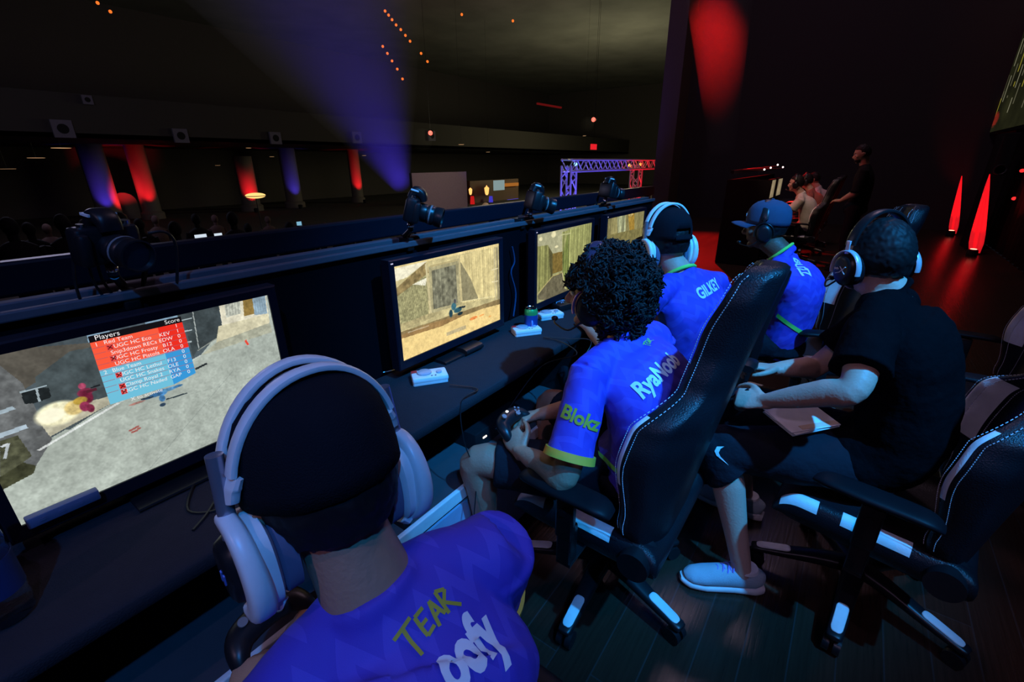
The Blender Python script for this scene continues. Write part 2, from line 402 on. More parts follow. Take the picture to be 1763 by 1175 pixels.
def person(label, J, skin, loc, group=None, vox=.0065, top=None, sleeve=.62, legs='shorts', shoes=None, hat=None, hair='short', beard=False, smooth=3, cuff=None, collar=None, folds=.014):
    root = thing('person', label, 'person', loc, 0, group)
    c, f, u = V(J['head']), V(J['face']), V(J['up']); nk = V(J['neck']); hs = J.get('hs', 1.0)
    body = MB(); R = head_parts(body, c, f, u, hs)
    r_, f_, u_ = R.col[0], R.col[1], R.col[2]
    jb = c-u_*.07*hs-f_*.02
    body.loft([nk-(jb-nk)*.12, nk, nk.lerp(jb, .5), jb, c-f_*.02], [(.045, .040), (.062, .060), (.057, .058), (.054, .060), (.05, .05)], r_, n=24)
    sd = clothes_torso(body, J, -.012)
    for a, b, w, q in (('shL', 'elL', 'wrL', 'L'), ('shR', 'elR', 'wrR', 'R')):
        if w not in J: continue
        A, B, Cw = V(J[a]), V(J[b]), V(J[w]); side = (B-A).cross(Cw-B)
        if side.length < 1e-3: side = V((1, 0, 0))
        m1 = A.lerp(B, .45); m2 = B.lerp(Cw, .28)
        body.loft([A, m1, B, m2, B.lerp(Cw, .7), Cw, Cw+(Cw-B).normalized()*.015], [(.050, .052), (.046, .050), (.039, .040), (.041, .043), (.033, .034), (.026, .020), (.025, .018)], side, n=20)
        h = J.get('hand'+q)
        if h: hand(body, Cw, h[0], h[1], h[2], h[3] if len(h) > 3 else (.5, .55, .6, .7), thumb=h[4] if len(h) > 4 else .6)
    pel = V(J['pelvis'])
    for q in ('L', 'R'):
        if 'knee'+q not in J: continue
        H, K, A = pel+sd*(-.09 if q == 'L' else .09)+V((0, 0, -.01)), V(J['knee'+q]), V(J['ank'+q])
        side = sd
        body.loft([H, H.lerp(K, .5), K, K.lerp(A, .3), K.lerp(A, .7), A, A+V((0, 0, -.05))], [(.085, .08), (.075, .075), (.056, .058), (.055, .06), (.040, .043), (.033, .036), (.034, .04)], side, n=22)
        t = V(J['toe'+q]); td = (t-A); td.z = 0; td.normalize(); sb = td.cross(V((0, 0, 1)))
        ft = V((A.x, A.y, .045))
        body.loft([ft-td*.06, ft+td*.02, ft+td*.10, ft+td*.17], [(.030, .032), (.036, .04), (.042, .026), (.03, .018)], sb, n=16)
        if shoes:
            s = MB(); b = A.copy(); b.z = 0
            fz = lambda z, k: b+td*k+V((0, 0, z))
            s.loft([fz(.050, -.085), fz(.058, -.06), fz(.062, .0), fz(.055, .07), fz(.046, .13), fz(.040, .175), fz(.034, .20)], [(.022, .030), (.036, .046), (.040, .052), (.043, .044), (.046, .034), (.040, .026), (.018, .014)], sb, n=22)
            so = s.build('shoe', shoes[0], root)
            s2 = MB(); s2.loft([fz(.018, -.095), fz(.020, -.06), fz(.018, .02), fz(.016, .12), fz(.018, .18), fz(.024, .215)], [(.025, .016), (.040, .020), (.040, .018), (.049, .016), (.043, .016), (.018, .008)], sb, n=22, power=3)
            s2.build('sole', shoes[1], so)
            if len(shoes) > 2:
                for i in range(5):
                    y = .015+i*.019; zz = .112-i*.0075
                    l = MB(); l.tube([fz(zz-.012, y)-sb*.026, fz(zz+.002, y+.006)-sb*.010, fz(zz+.004, y+.012)+sb*.010, fz(zz-.012, y+.018)+sb*.026], .0032, 6, smooth=3); l.build('shoelace', shoes[2], so)
                    l = MB(); l.tube([fz(zz-.012, y+.018)-sb*.026, fz(zz+.003, y+.012)-sb*.010, fz(zz+.003, y+.006)+sb*.010, fz(zz-.012, y)+sb*.026], .0032, 6, smooth=3); l.build('shoelace', shoes[2], so)
                l = MB(); l.lathe([(.036, 0), (.041, .004), (.038, .012), (.033, .010)], fz(.098, -.025), V((0, 0, 1))+td*.1); l.build('shoe_collar', shoes[1], so)
    bo = body.build('body', skin, root); remesh(bo, vox, smooth)
    # shirt
    sh = MB(); clothes_torso(sh, J, .004)
    for a, b, q in (('shL', 'elL', 'L'), ('shR', 'elR', 'R')):
        if b not in J: continue
        A, B = V(J[a]), V(J[b]); side = (B-A).cross(V((0, 0, 1)))
        if side.length < .02: side = V((1, 0, 0))
        e = A.lerp(B, sleeve); k = J.get('slv', 1.0)
        sh.loft([A-(e-A)*.1, A.lerp(e, .4), A.lerp(e, .8), e], [(.060*k, .064*k), (.066*k, .070*k), (.066*k, .070*k), (.070*k, .074*k)], side, n=24)
        if cuff:
            cf = MB(); rr = []; d = (e-A).normalized(); s1 = (side-d*side.dot(d)).normalized(); s2 = s1.cross(d)
            for off, ra in ((-.018, .069), (-.018, .0755), (.006, .078), (.006, .069)):
                rr.append([e+d*off+(s1*math.cos(t)*ra+s2*math.sin(t)*(ra+.004))*k for t in [2*PI*i/32 for i in range(32)]])
            cf.ring(rr, closed=True); cfo = cf.build('sleeve_cuff', cuff); J['cuff'+q] = cfo
    sh.loft([nk-(jb-nk)*.10, nk+(jb-nk)*.06, nk+(jb-nk)*.20], [(.072, .068), (.071, .069), (.068, .066)], r_, n=24)
    so = sh.build('shirt', top, root); remesh(so, vox, smooth+2, folds, .10)
    for q in 'LR':
        if 'cuff'+q in J: par(J['cuff'+q], so)
    if collar:
        cm = MB(); ax = (jb-nk).normalized(); s2 = ax.cross(sd).normalized(); pts = []
        for k in range(33):
            a = 2*PI*k/32; pts.append(nk+sd*math.cos(a)*.069+s2*math.sin(a)*.069+(jb-nk)*.20)
        cm.tube(pts, .0085, 8, cap=False); par(cm.build('collar', collar), so)
    # trousers or shorts
    if legs and 'kneeL' in J:
        pm = MB(); hip = pel+V((0, 0, .03))
        pm.loft([hip+V((0, 0, .06)), hip, hip-V((0, 0, .07)), hip-V((0, 0, .12))], [(.165, .12), (.185, .145), (.18, .15), (.12, .10)], sd, n=26)
        for q in 'LR':
            H, K, A = pel+sd*(-.085 if q == 'L' else .085), V(J['knee'+q]), V(J['ank'+q])
            dk = (K-H).normalized()
            if legs == 'shorts': pm.loft([H, H.lerp(K, .5), H.lerp(K, .85), K+dk*.015, K.lerp(A, .13)+dk*.01, K.lerp(A, .20)-dk*.01], [(.11, .10), (.102, .095), (.088, .088), (.080, .084), (.078, .088), (.082, .095)], sd, n=24)
            elif legs == 'short': pm.loft([H, H.lerp(K, .5), H.lerp(K, .86)], [(.11, .10), (.100, .093), (.086, .083)], sd, n=24)
            else: pm.loft([H, H.lerp(K, .5), K, K.lerp(A, .5), A], [(.11, .10), (.098, .09), (.075, .078), (.068, .07), (.055, .06)], sd, n=24)
        po = pm.build('shorts' if legs != 'trousers' else 'trousers', J.get('legmat', M_short), root); remesh(po, vox*1.3, smooth+2, folds*1.3, .14)
        J['legs_obj'] = po
    # hair / hat
    if hair == 'short':
        hm = MB()
        def hf(q):
            x, y, z = q
            if y > .02 and z < .05: y = .02+(y-.02)*.3
            if z < -.02: x *= .94; y = y*.9-.004
            return V((x, y, z))*hs
        hm.ell(c+u_*.012-f_*.010, (.0835, .100, .118), R, 36, 20, fn=hf)
        # cut away the lower part
        keep = [(i) for i, fc in enumerate(hm.f) if all(((hm.v[k]-c).dot(u_) > -.055*hs+(.07 if (hm.v[k]-c).dot(f_) > .03 else 0)) for k in fc)]
        hm.f = [hm.f[i] for i in keep]; hm.m = [0]*len(hm.f)
        ho = hm.build('hair', J.get('hairmat', M_hair), root); sd_ = ho.modifiers.new('fine', 'SUBSURF'); sd_.levels = sd_.render_levels = 2
        tx = bpy.data.textures.new('strands', 'CLOUDS'); tx.noise_scale = .012; dp = ho.modifiers.new('strands', 'DISPLACE'); dp.texture = tx; dp.strength = .007; dp.mid_level = .4
    if beard:
        bm_ = MB(); bm_.ell(c-u_*.075*hs+f_*.045*hs, (.050*hs, .050*hs, .036*hs), R, 20, 12); bm_.build('beard', J.get('hairmat', M_hair), root)
    for q in (-1, 1):
        if J.get('eyes', 1):
            e = MB(); e.ell(c+r_*q*.031*hs+f_*.0785*hs, .0115*hs, n=14, m=10); eo = e.build('eyeball', mat('eye_white', (.7, .7, .68), .2), root)
            e = MB(); e.ell(c+r_*q*.031*hs+f_*.0835*hs, .0075*hs, n=12, m=8); e.build('iris', mat('dark_iris', (.03, .015, .01), .15), eo)
            e = MB(); e.tube([c+r_*q*.014*hs+f_*.089*hs+u_*.018*hs, c+r_*q*.032*hs+f_*.088*hs+u_*.024*hs, c+r_*q*.052*hs+f_*.072*hs+u_*.018*hs], [.003*hs, .004*hs, .002*hs], 6, smooth=3); e.build('eyebrow', M_hair, root)
    J['R'] = R; J['root'] = root; J['body'] = bo; J['shirt'] = so; J['nk'] = nk
    return J

def cap(J, m, opening=False, tilt=0.0, s=1.0, visor=True, badge=None):
    R = J['R']; c = V(J['head']); r, f, u = R.col[0], R.col[1], R.col[2]; root = J['root']; hs = J.get('hs', 1)*s
    f = (f*math.cos(tilt)+u*math.sin(tilt)); u = r.cross(f); R2 = Matrix((r, f, u)).transposed()
    cm = MB(); rings = []; n = 48; o = c+u*.026*hs-f*.004
    prof = [(1.0, -.012), (1.01, .01), (1.0, .035), (.95, .062), (.84, .084), (.66, .101), (.42, .112), (.2, .117), (.02, .118)]
    for k, h in prof:
        ring = []
        for i in range(n):
            a = 2*PI*i/n; seam = 1-.012*(abs(math.sin(3*a+PI/2)) < .12)
            ring.append(o+r*math.cos(a)*.0905*hs*k*seam+f*math.sin(a)*.110*hs*k*seam+u*h*hs)
        rings.append(ring)
    cm.ring(rings, cap=False)
    if opening:
        drop = set()
        for i, fc in enumerate(cm.f):
            ce = sum((cm.v[k] for k in fc), V((0, 0, 0)))/len(fc)-o
            y, x, z = ce.dot(f), ce.dot(r), ce.dot(u)
            if y < 0 and (x/(.034*hs))**2+((z-.012*hs)/(.030*hs))**2 < 1 and z > .004*hs: drop.add(i)
        cm.f = [q for i, q in enumerate(cm.f) if i not in drop]; cm.m = [0]*len(cm.f)
    co = cm.build('baseball_cap', m, root); sl = co.modifiers.new('thick', 'SOLIDIFY'); sl.thickness = .0022
    b = MB(); b.ell(o+u*.119*hs, (.0085*hs, .0085*hs, .005*hs), R2, 14, 8); b.build('cap_button', m, co)
    if opening:
        b = MB(); b.tube([o-f*math.cos(a)*.1135*hs+r*math.sin(a)*.0935*hs-u*.004*hs for a in [-.42+.84*i/12 for i in range(13)]], .0065*hs, 8); b.build('cap_strap', m, co)
    if visor:
        vm = MB(); nx, ny = 17, 8; vs = []; fs = []
        for j in range(ny):
            t = j/(ny-1)
            for i in range(nx):
                a = PI*(.14+.72*i/(nx-1)); rad = 1+t*.72*(math.sin(a)**.8)
                x = math.cos(a)*.0905*hs*(1+t*.05); y = math.sin(a)*.110*hs*1.0+t*.072*hs*max(0, math.sin(a))**.7
                z = -.010-.018*t*t*1.0-.020*(abs(x)/(.09*hs))**2*(.3+.7*t)+.012*t
                vs.append(o+r*x+f*y+u*z*hs)
        for j in range(ny-1):
            for i in range(nx-1): fs.append((j*nx+i, j*nx+i+1, (j+1)*nx+i+1, (j+1)*nx+i))
        vm.add(vs, fs); vo = vm.build('cap_visor', m, co); sl = vo.modifiers.new('thick', 'SOLIDIFY'); sl.thickness = .0035
    if badge:
        b = MB()
        for i in range(4): b.box(o+f*.1085*hs+u*(.030+.006*(i % 2))*hs+r*(-.02+.013*i)*hs, (.009, .004, .015), R2)
        b.build('cap_badge', badge, co)
    return co

def fluff(J, count=3600, seed=3, scale=1.0):
    """a bushy head of curls: a core and many small coils"""
    rnd = random.Random(seed); R = J['R']; c = V(J['head']); r, f, u = R.col[0], R.col[1], R.col[2]
    mb = MB(); o = c-f*.028+u*.004
    def rad(d):   # direction in head frame -> radius of the hair mass
        x, y, z = d.dot(r), d.dot(f), d.dot(u)
        k = .142+.012*z-.02*max(0, z-.5)
        if y > 0: k -= .030*y
        if z < -.25 and y < .1: k += .030*(-z-.25)
        return k*scale
    def okd(d):
        x, y, z = d.dot(r), d.dot(f), d.dot(u)
        return not (y > .30 and z < .22) and not (y > .05 and z < -.42) and not (z < -.86)
    core = MB(); core.ell(o, 1.0, R, 40, 26)
    core.v = [o+(v-o).normalized()*(rad((v-o).normalized())*.86 if okd((v-o).normalized()) else .074) for v in core.v]
    mb.add(core.v, core.f)
    k = 0
    while k < count:
        d = V((rnd.gauss(0, 1), rnd.gauss(0, 1), rnd.gauss(0, 1))).normalized()
        if not okd(d): continue
        k += 1
        cn = noise.noise(d*3.5)*.016+noise.noise(d*8)*.010
        R0 = rad(d)*.86; L = rad(d)*(.10+rnd.random()*.10)+cn
        ax = (d+V((rnd.uniform(-.6, .6), rnd.uniform(-.6, .6), rnd.uniform(-.9, .3)))*.8).normalized(); s1, s2, _ = frame_from(ax, d)
        w = rnd.uniform(.006, .012); turns = rnd.uniform(1.0, 1.6); ph = rnd.random()*6; base = o+d*(R0-.006+cn*.5); pts = []
        for i in range(9):
            t = i/8; a = ph+turns*2*PI*t
            pts.append(base+d*(L+.012)*(t-.35*t*t)*.8+ax*(L+.010)*t*.55+(s1*math.cos(a)+s2*math.sin(a))*w*(.5+.5*t))
        mb.tube(pts, [.0036, .0042, .0044, .0044, .0042, .0040, .0036, .0030, .0016], 5)
    return mb.build('curly_hair', M_hair, J['root'], fix=False, auto=False)

def shirt_marks(J, name, name_o, x, y, size, tag_o=None, tag_size=.05, xs=.8, namemat=None, tagmat=None):
    sh = J['shirt']
    if name: cling(text_mesh('name_lettering', name, size, namemat or M_name, bold=size*.035, xs=xs, dense=.012), sh, name_o, x, y, .003, sh)
    if tag_o is not None:
        m = tagmat or M_tag
        # angular hand-drawn letters
        st = [[(-.9, .5), (-.1, .62)], [(-.5, .55), (-.62, -.55)], [(.0, .5), (-.05, -.3), (.35, -.22)], [(.0, .5), (.42, .52)], [(-.02, .12), (.30, .14)],
              [(.45, -.4), (.72, .5), (.9, -.25)], [(.52, -.05), (.85, .0)], [(1.0, -.35), (1.1, .55), (1.45, .35), (1.12, .05), (1.6, -.5)]]
        t = MB()
        for s in st:
            for a, b in zip(s, s[1:]):
                A, B = V((a[0]-.3, a[1], 0))*tag_size, V((b[0]-.3, b[1], 0))*tag_size; d = (B-A); q = V((-d.y, d.x, 0)).normalized()*tag_size*.07; n = 6
                for i in range(n):
                    p0 = A+d*i/n; p1 = A+d*(i+1)/n; t.add([p0-q, p1-q, p1+q, p0+q], [(0, 1, 2, 3)])
        ob = t.build('team_lettering', m, None, smooth=False, fix=False); cling(ob, sh, tag_o, x, y, .0035, sh)
def strip_on(J, name, m, o, x, y, w, h, nx=24, ny=4, wave=0, slant=0):
    """a coloured band following the cloth"""
    t = MB(); vs = []; fs = []
    for j in range(ny+1):
        for i in range(nx+1):
            X = -w/2+w*i/nx; vs.append((X, -h/2+h*j/ny+wave*math.sin(i/nx*PI)+slant*X, 0))
    for j in range(ny):
        for i in range(nx): fs.append((j*(nx+1)+i, j*(nx+1)+i+1, (j+1)*(nx+1)+i+1, (j+1)*(nx+1)+i))
    t.add(vs, fs); ob = t.build(name, m, None, fix=False); cling(ob, J['shirt'], o, x, y, .003, J['shirt']); return ob

def hit(ob, px, py):
    """where the view through a photo position meets a garment, and the cloth's own axes there"""
    bpy.context.view_layer.update(); dg = bpy.context.evaluated_depsgraph_get(); ev = ob.evaluated_get(dg); me = ev.to_mesh(); mw = ev.matrix_world
    b = BVHTree.FromPolygons([mw@v.co for v in me.vertices], [tuple(p.vertices) for p in me.polygons]); ev.to_mesh_clear()
    h = b.ray_cast(CAM, ray(px, py).normalized(), 40); return (h[0], h[1]) if h[0] else (None, None)
def letter(J, s, c, to, size, m, name='name_lettering', bold=.035, xs=.7, tgt=None):
    """lettering centred at photo position c, its baseline heading towards to"""
    t = tgt or J['shirt']; o, n = hit(t, *c); q, n2 = hit(t, *to)
    if o is None: return
    if q is None: q = P(*to, d=(o-CAM).dot(cF))
    x = (q-o); x = (x-n*x.dot(n)).normalized(); y = n.cross(x)
    if name == 'team': return tag_letters(J, o, x, y, size, m)
    cling(text_mesh(name, s, size, m, bold=size*bold, xs=xs, dense=.010), t, o, x, y, .003, t)
def tag_letters(J, o, x, y, tag_size, m): shirt_marks(J, None, None, x, y, 0, o, tag_size, tagmat=m)
# ------------------------------------------------------------------ headsets
def headset_white(J, label, s=1.0, mic=True, tilt=0.0, group=None, w=.098):
    R = J['R']; c = V(J['head']); r, f, u = R.col[0], R.col[1], R.col[2]; hs = J.get('hs', 1)*s
    f = f*math.cos(tilt)+u*math.sin(tilt); u = r.cross(f); R2 = Matrix((r, f, u)).transposed()
    root = thing('gaming_headset', label, 'headset', c, 0, group)
    def w3(x, y, z): return c+R2@(V((x, y, z))*hs)
    for nm, y0, dz in (('headband', .022, .0), ('headband', -.022, .0)):
        b = MB(); pts = []
        for i in range(25):
            a = PI*(.10+.80*i/24); pts.append(w3(math.cos(a)*(w+.006), y0*(1-.25*abs(math.cos(a))), .030+math.sin(a)*.128))
        b.loft(pts, [(.0095*hs, .0048*hs)]*25, f, n=12, sub=1, power=3); b.build(nm, M_white, root)
    b = MB(); pts = [w3(math.cos(a)*(w-.008), 0, .028+math.sin(a)*.120) for a in [PI*(.22+.56*i/14) for i in range(15)]]
    b.loft(pts, [(.014*hs, .006*hs)]*15, f, n=12, sub=1, power=3); b.build('headband_cushion', M_grey, root)
    for q in (-1, 1):
        b = MB(); b.loft([w3(q*(w-.004), 0, .068), w3(q*(w+.002), 0, .052), w3(q*(w+.006), -.004, .034)], [(.030*hs, .006*hs), (.027*hs, .008*hs), (.016*hs, .007*hs)], f, n=14, power=3); b.build('headband_end', M_white, root)
        # slider: an open metal tube
        b = MB(); A = w3(q*(w+.007), .000, .092); B = w3(q*(w+.015), -.004, -.012); d = (B-A)
        b.lathe([(.0048*hs, .001), (.0088*hs, .0), (.0088*hs, d.length), (.0048*hs, d.length-.001), (.0048*hs, .02), (.0048*hs, .004)], A, d, n=24); b.build('slider_tube', mat('blue_grey_metal', (.35, .36, .45), .28, .7), root)
        # cup in layers with a curved yoke round its rear
        cc = w3(q*(w-.004), -.006, -.046)
        b = MB(); arc = [PI*(.42+1.06*i/18) for i in range(19)]; pts = [cc+r*q*(.019-.004*i/18)*hs+(f*math.cos(t)*.044+u*math.sin(t)*.060)*hs for i, t in enumerate(arc)]
        b.loft([w3(q*(w+.014), -.004, .004)]+pts, [(.009*hs, .009*hs)]*2+[((.0095+.006*(k/18))*hs, (.010+.006*math.sin(PI*k/18))*hs) for k in range(18)], r, n=16, sub=2, power=3.2); b.build('yoke', M_white, root)
        b = MB(); b.loft([cc-r*q*.010*hs, cc-r*q*.006*hs, cc+r*q*.006*hs, cc+r*q*.010*hs], [(.050*hs, .040*hs), (.058*hs, .047*hs), (.058*hs, .047*hs), (.050*hs, .040*hs)], u, n=32, sub=1, power=2.8)
        b.loft([cc-r*q*.002*hs-u*.056*hs-f*.012*hs, cc+r*q*.004*hs-u*.066*hs-f*.016*hs], [(.012*hs, .018*hs), (.009*hs, .014*hs)], r, n=12, sub=1, power=4); cup = b.build('ear_cup', M_white, root)
        b = MB(); b.loft([cc-r*q*.034*hs, cc-r*q*.030*hs, cc-r*q*.014*hs, cc-r*q*.011*hs], [(.044*hs, .034*hs), (.055*hs, .044*hs), (.055*hs, .044*hs), (.050*hs, .040*hs)], u, n=32, sub=1, power=2.6); b.build('ear_cushion', mat('blue_grey_cushion', (.12, .13, .22), .9), cup)
        b = MB(); b.loft([cc+r*q*.008*hs, cc+r*q*.020*hs, cc+r*q*.034*hs, cc+r*q*.037*hs], [(.044*hs, .034*hs), (.043*hs, .034*hs), (.036*hs, .028*hs), (.030*hs, .022*hs)], u, n=28, sub=1, power=2.6); sp = b.build('speaker_tag', M_blackp, cup)
        b = MB()
        for k in (-1, 1): b.box(cc+r*q*.0375*hs+f*.005*k*hs-u*.004*hs, (.002, .0035*hs, .016*hs), R2@Matrix.Rotation(.3, 3, 'X'))
        b.build('logo', mat('blue_badge', (.15, .2, .6), .4), sp)
    if mic:
        b = MB(); b.tube([w3(-(w+.012), .0, -.050), w3(-(w+.012), .05, -.085), w3(-.05, .13, -.098), w3(-.02, .14, -.096)], [.004, .0035, .0035, .006], 8, smooth=5); b.build('microphone_boom', M_blackp, root)
    return root
def headset_black(J, label, s=1.0, logo=False, mic=True, w=.094, bandm=None, ring=None, forward=0.0):
    R = J['R']; c = V(J['head']); r, f, u = R.col[0], R.col[1], R.col[2]; hs = J.get('hs', 1)*s
    bandm = bandm or M_blackp
    root = thing('gaming_headset', label, 'headset', c)
    def w3(x, y, z): return c+R@(V((x, y+forward, z))*hs)
    b = MB(); pts = [w3(math.cos(a)*(w+.004), 0, .022+math.sin(a)*.118) for a in [PI*(.06+.88*i/28) for i in range(29)]]
    b.loft(pts, [(.017*hs, .006*hs)]*29, f, n=14, sub=1, power=3); b.build('headband', bandm, root)
    for q in (-1, 1):
        cc = w3(q*(w-.004), -.002, -.028)
        b = MB(); b.loft([cc-r*q*.016*hs, cc-r*q*.008*hs, cc+r*q*.012*hs, cc+r*q*.022*hs, cc+r*q*.026*hs], [(.046*hs, .036*hs), (.052*hs, .042*hs), (.050*hs, .040*hs), (.040*hs, .032*hs), (.030*hs, .022*hs)], u, n=28); cup = b.build('ear_cup', M_blackp, root)
        b = MB(); b.loft([cc-r*q*.028*hs, cc-r*q*.022*hs, cc-r*q*.012*hs], [(.042*hs, .032*hs), (.050*hs, .040*hs), (.050*hs, .040*hs)], u, n=28); b.build('ear_cushion', M_leather, cup)
        b = MB(); pts = [cc+r*q*(.010)*hs+(f*math.cos(a)*.048+u*math.sin(a)*.056)*hs for a in [PI*(-.08+1.16*i/20) for i in range(21)]]
        b.loft(pts, [(.009*hs, .004*hs)]*21, r, n=10, sub=1); b.build('yoke', ring or M_darkmetal, root)
        b = MB(); b.box(w3(q*(w+.008), 0, .038), (.006*hs, .014*hs, .040*hs), R, bev=.002); b.build('slider', ring or M_darkmetal, root)
        if logo:
            b = MB(); o = cc+r*q*.0275*hs; ss = 1 if q < 0 else -1
            def ln(x0, z0, x1, z1, t=.0016):
                b.tube([o+f*x0*hs*ss*-1+u*z0*hs, o+f*x1*hs*ss*-1+u*z1*hs], t*hs, 6)
            ln(-.002, .010, .018, -.012); ln(.018, .010, -.002, -.008, .0018); ln(-.002, -.008, -.016, -.012, .0013)
            ln(-.020, .006, -.018, -.001); ln(-.013, .006, -.011, -.001); ln(-.020, .003, -.012, .002, .001); ln(-.009, .005, -.004, .001, .001)
            b.build('logo', mat('silver_print', (.6, .6, .62), .4), cup)
    if mic:
        b = MB(); b.tube([w3(-(w+.006), .018, -.062), w3(-(w+.004), .06, -.092), w3(-.055, .112, -.088), w3(-.03, .122, -.082)], [.0035, .003, .003, .003], 8, smooth=5)
        b.ell(w3(-.024, .124, -.080), (.010, .012, .009), R, 12, 8); b.build('microphone_boom', M_blackp, root)
    return root

# ------------------------------------------------------------------ gaming chair
def lerpk(keys, t):
    for (a, va), (b, vb) in zip(keys, keys[1:]):
        if t <= b: k = (t-a)/(b-a); k = k*k*(3-2*k); return va*(1-k)+vb*k
    return keys[-1][1]
CHW = [(.0, .225), (.12, .262), (.42, .285), (.52, .262), (.63, .150), (.74, .122), (.90, .116), (.97, .092), (1.0, .045)]
CHB = [(.0, .02), (.15, .06), (.40, .115), (.50, .115), (.62, .045), (.8, .05), (.95, .03), (1.0, .01)]
def back_pt(u, v, front, lean=.175):
    z = .43+.90*v; x = lerpk(CHW, v)*u
    e = max(0, (abs(u)-.45)/.55); bol = lerpk(CHB, v)*(e*e*(3-2*e))
    y = -.215-lean*(v**1.15)
    if front: y += .045+bol+.012*math.sin(min(1, v*1.3)*PI)*(1-abs(u))
    else: y -= .030*(1-abs(u)**4*.8)-.55*bol*(abs(u) > .0)
    return V((x, y, z))
def gaming_chair(label, loc, rz, group='gaming chairs along the player desks', back=True):
    t = thing('gaming_chair', label, 'chair', loc, rz, group)
    # backrest: front and back skins joined round the rim
    nu, nv = 24, 40; mb = MB(); vs = []; fs = []; ms = []
    us = [-1+2*i/nu for i in range(nu+1)]
    for fr in (1, 0):
        for j in range(nv+1):
            for u in us: vs.append(back_pt(u, j/nv, fr))
    N1 = (nu+1)*(nv+1)
    def idx(fr, j, i): return (0 if fr else N1)+j*(nu+1)+i
    for j in range(nv):
        for i in range(nu):
            v = (j+.5)/nv; um = abs((us[i]+us[i+1])/2)
            wh = 1 if (um > .68 and .30 < v < .555) else 0
            fs.append((idx(1, j, i), idx(1, j, i+1), idx(1, j+1, i+1), idx(1, j+1, i))); ms.append(wh)
            fs.append((idx(0, j, i+1), idx(0, j, i), idx(0, j+1, i), idx(0, j+1, i+1))); ms.append(0)
        for i, s in ((0, 1), (nu, -1)):
            q = (idx(0, j, i), idx(1, j, i), idx(1, j+1, i), idx(0, j+1, i)); fs.append(q if s > 0 else tuple(reversed(q))); v = (j+.5)/nv; ms.append(1 if .30 < v < .555 and False else 0)
    for i in range(nu):
        fs.append((idx(0, 0, i), idx(0, 0, i+1), idx(1, 0, i+1), idx(1, 0, i))); ms.append(0)
        fs.append((idx(1, nv, i), idx(1, nv, i+1), idx(0, nv, i+1), idx(0, nv, i))); ms.append(0)
    mb.v = vs; mb.f = fs; mb.m = ms
    bk = local(mb, 'backrest', [M_leather, M_whitel], t, auto=False)
    sb = bk.modifiers.new('soft', 'SUBSURF'); sb.levels = 1; sb.render_levels = 1
    # stitching: rows of short thread along the bolsters
    for row in ((.62, 1), (.82, 1), (.94, 1), (1.0, .5)):
        st = MB()
        for sg in (-1, 1):
            n = 120
            for k in range(n):
                v0, v1 = .10+.88*k/n, .10+.88*(k+.55)/n; pr = []
                for v in (v0, v1):
                    a = back_pt(sg*row[0], v, True); 
                    if row[1] == .5: b = back_pt(sg*row[0], v, False); a = a.lerp(b, .30)+V((sg*.004, 0, 0))
                    else: a = a+V((sg*.0005, .0035, 0))
                    pr.append(a)
                st.tube(pr, .0013, 4)
        o = local(st, 'stitching', M_stitch, bk); o['kind'] = 'stuff'
    # seat
    sm = MB(); nx, ny = 24, 24; vs = []; fs = []; ms = []
    for top in (1, 0):
        for j in range(ny+1):
            for i in range(nx+1):
                u = -1+2*i/nx; v = j/ny; w = .275-.02*v; e = max(0, (abs(u)-.6)/.4); rim = min(1, (1-abs(u))*9)*min(1, v*9)*min(1, (1-v)*7)
                x = w*u; y = -.27+.54*v+.02*(1-u*u)*v
                z = (.475+.035*e*(1-(2*abs(u)-1.7)**2*.4)-(1-rim**.5)*.035) if top else .385+.02*(1-rim)
                if v > .85 and top: z -= .05*((v-.85)/.15)**2
                vs.append((x, y, z))
    N1 = (nx+1)*(ny+1)
    for j in range(ny):
        for i in range(nx):
            u = abs(-1+2*(i+.5)/nx); v = (j+.5)/ny; a = j*(nx+1)+i
            fs.append((a, a+1, a+nx+2, a+nx+1)); ms.append(1 if u > .80 and (.28 < v < .64 or .74 < v < .96) else 0)
            fs.append((N1+a, N1+a+nx+1, N1+a+nx+2, N1+a+1)); ms.append(0)
    for j in range(ny):
        for i in (0, nx):
            a = j*(nx+1)+i; v = (j+.5)/ny; fs.append((a, a+nx+1, N1+a+nx+1, N1+a)); ms.append(0)
    for i in range(nx):
        for j in (0, ny): a = j*(nx+1)+i; fs.append((a, a+1, N1+a+1, N1+a)); ms.append(0)
    sm.v = [V(q) for q in vs]; sm.f = fs; sm.m = ms
    so = local(sm, 'seat', [M_leather, M_whitel], t, auto=False); q = so.modifiers.new('soft', 'SUBSURF'); q.levels = 1; q.render_levels = 1
    # armrests
    for s in (-1, 1):
        a = MB(); a.loft([(s*.355, -.15, .660), (s*.357, -.11, .675), (s*.357, .02, .678), (s*.352, .12, .676), (s*.345, .155, .664)], [(.022, .006), (.042, .014), (.046, .015), (.040, .014), (.020, .006)], (1, 0, 0), n=20, power=2.6); ar = local(a, 'armrest', mat('black_rubber', (.006, .006, .008), .5, spec=.15), t)
        a = MB(); a.box((s*.345, 0, .575), (.030, .060, .17), bev=.008); a.box((s*.330, 0, .46), (.05, .05, .14), bev=.006); a.box((s*.25, 0, .385), (.20, .05, .014)); a.cyl((s*.362, .0, .60), (s*.372, 0, .60), .012, n=10); local(a, 'armrest_post', M_blackp, ar)
        a = MB(); a.cyl((s*.20, -.20, .44), (s*.292, -.20, .44), .055, .048, n=24); local(a, 'hinge_cover', M_blackp, t)
    a = MB(); a.box((0, 0, .365), (.24, .30, .05), bev=.01); a.tube([(-.1, .0, .36), (-.2, .02, .35), (-.29, .02, .345)], .006, 8); local(a, 'tilt_mechanism', M_blackp, t)
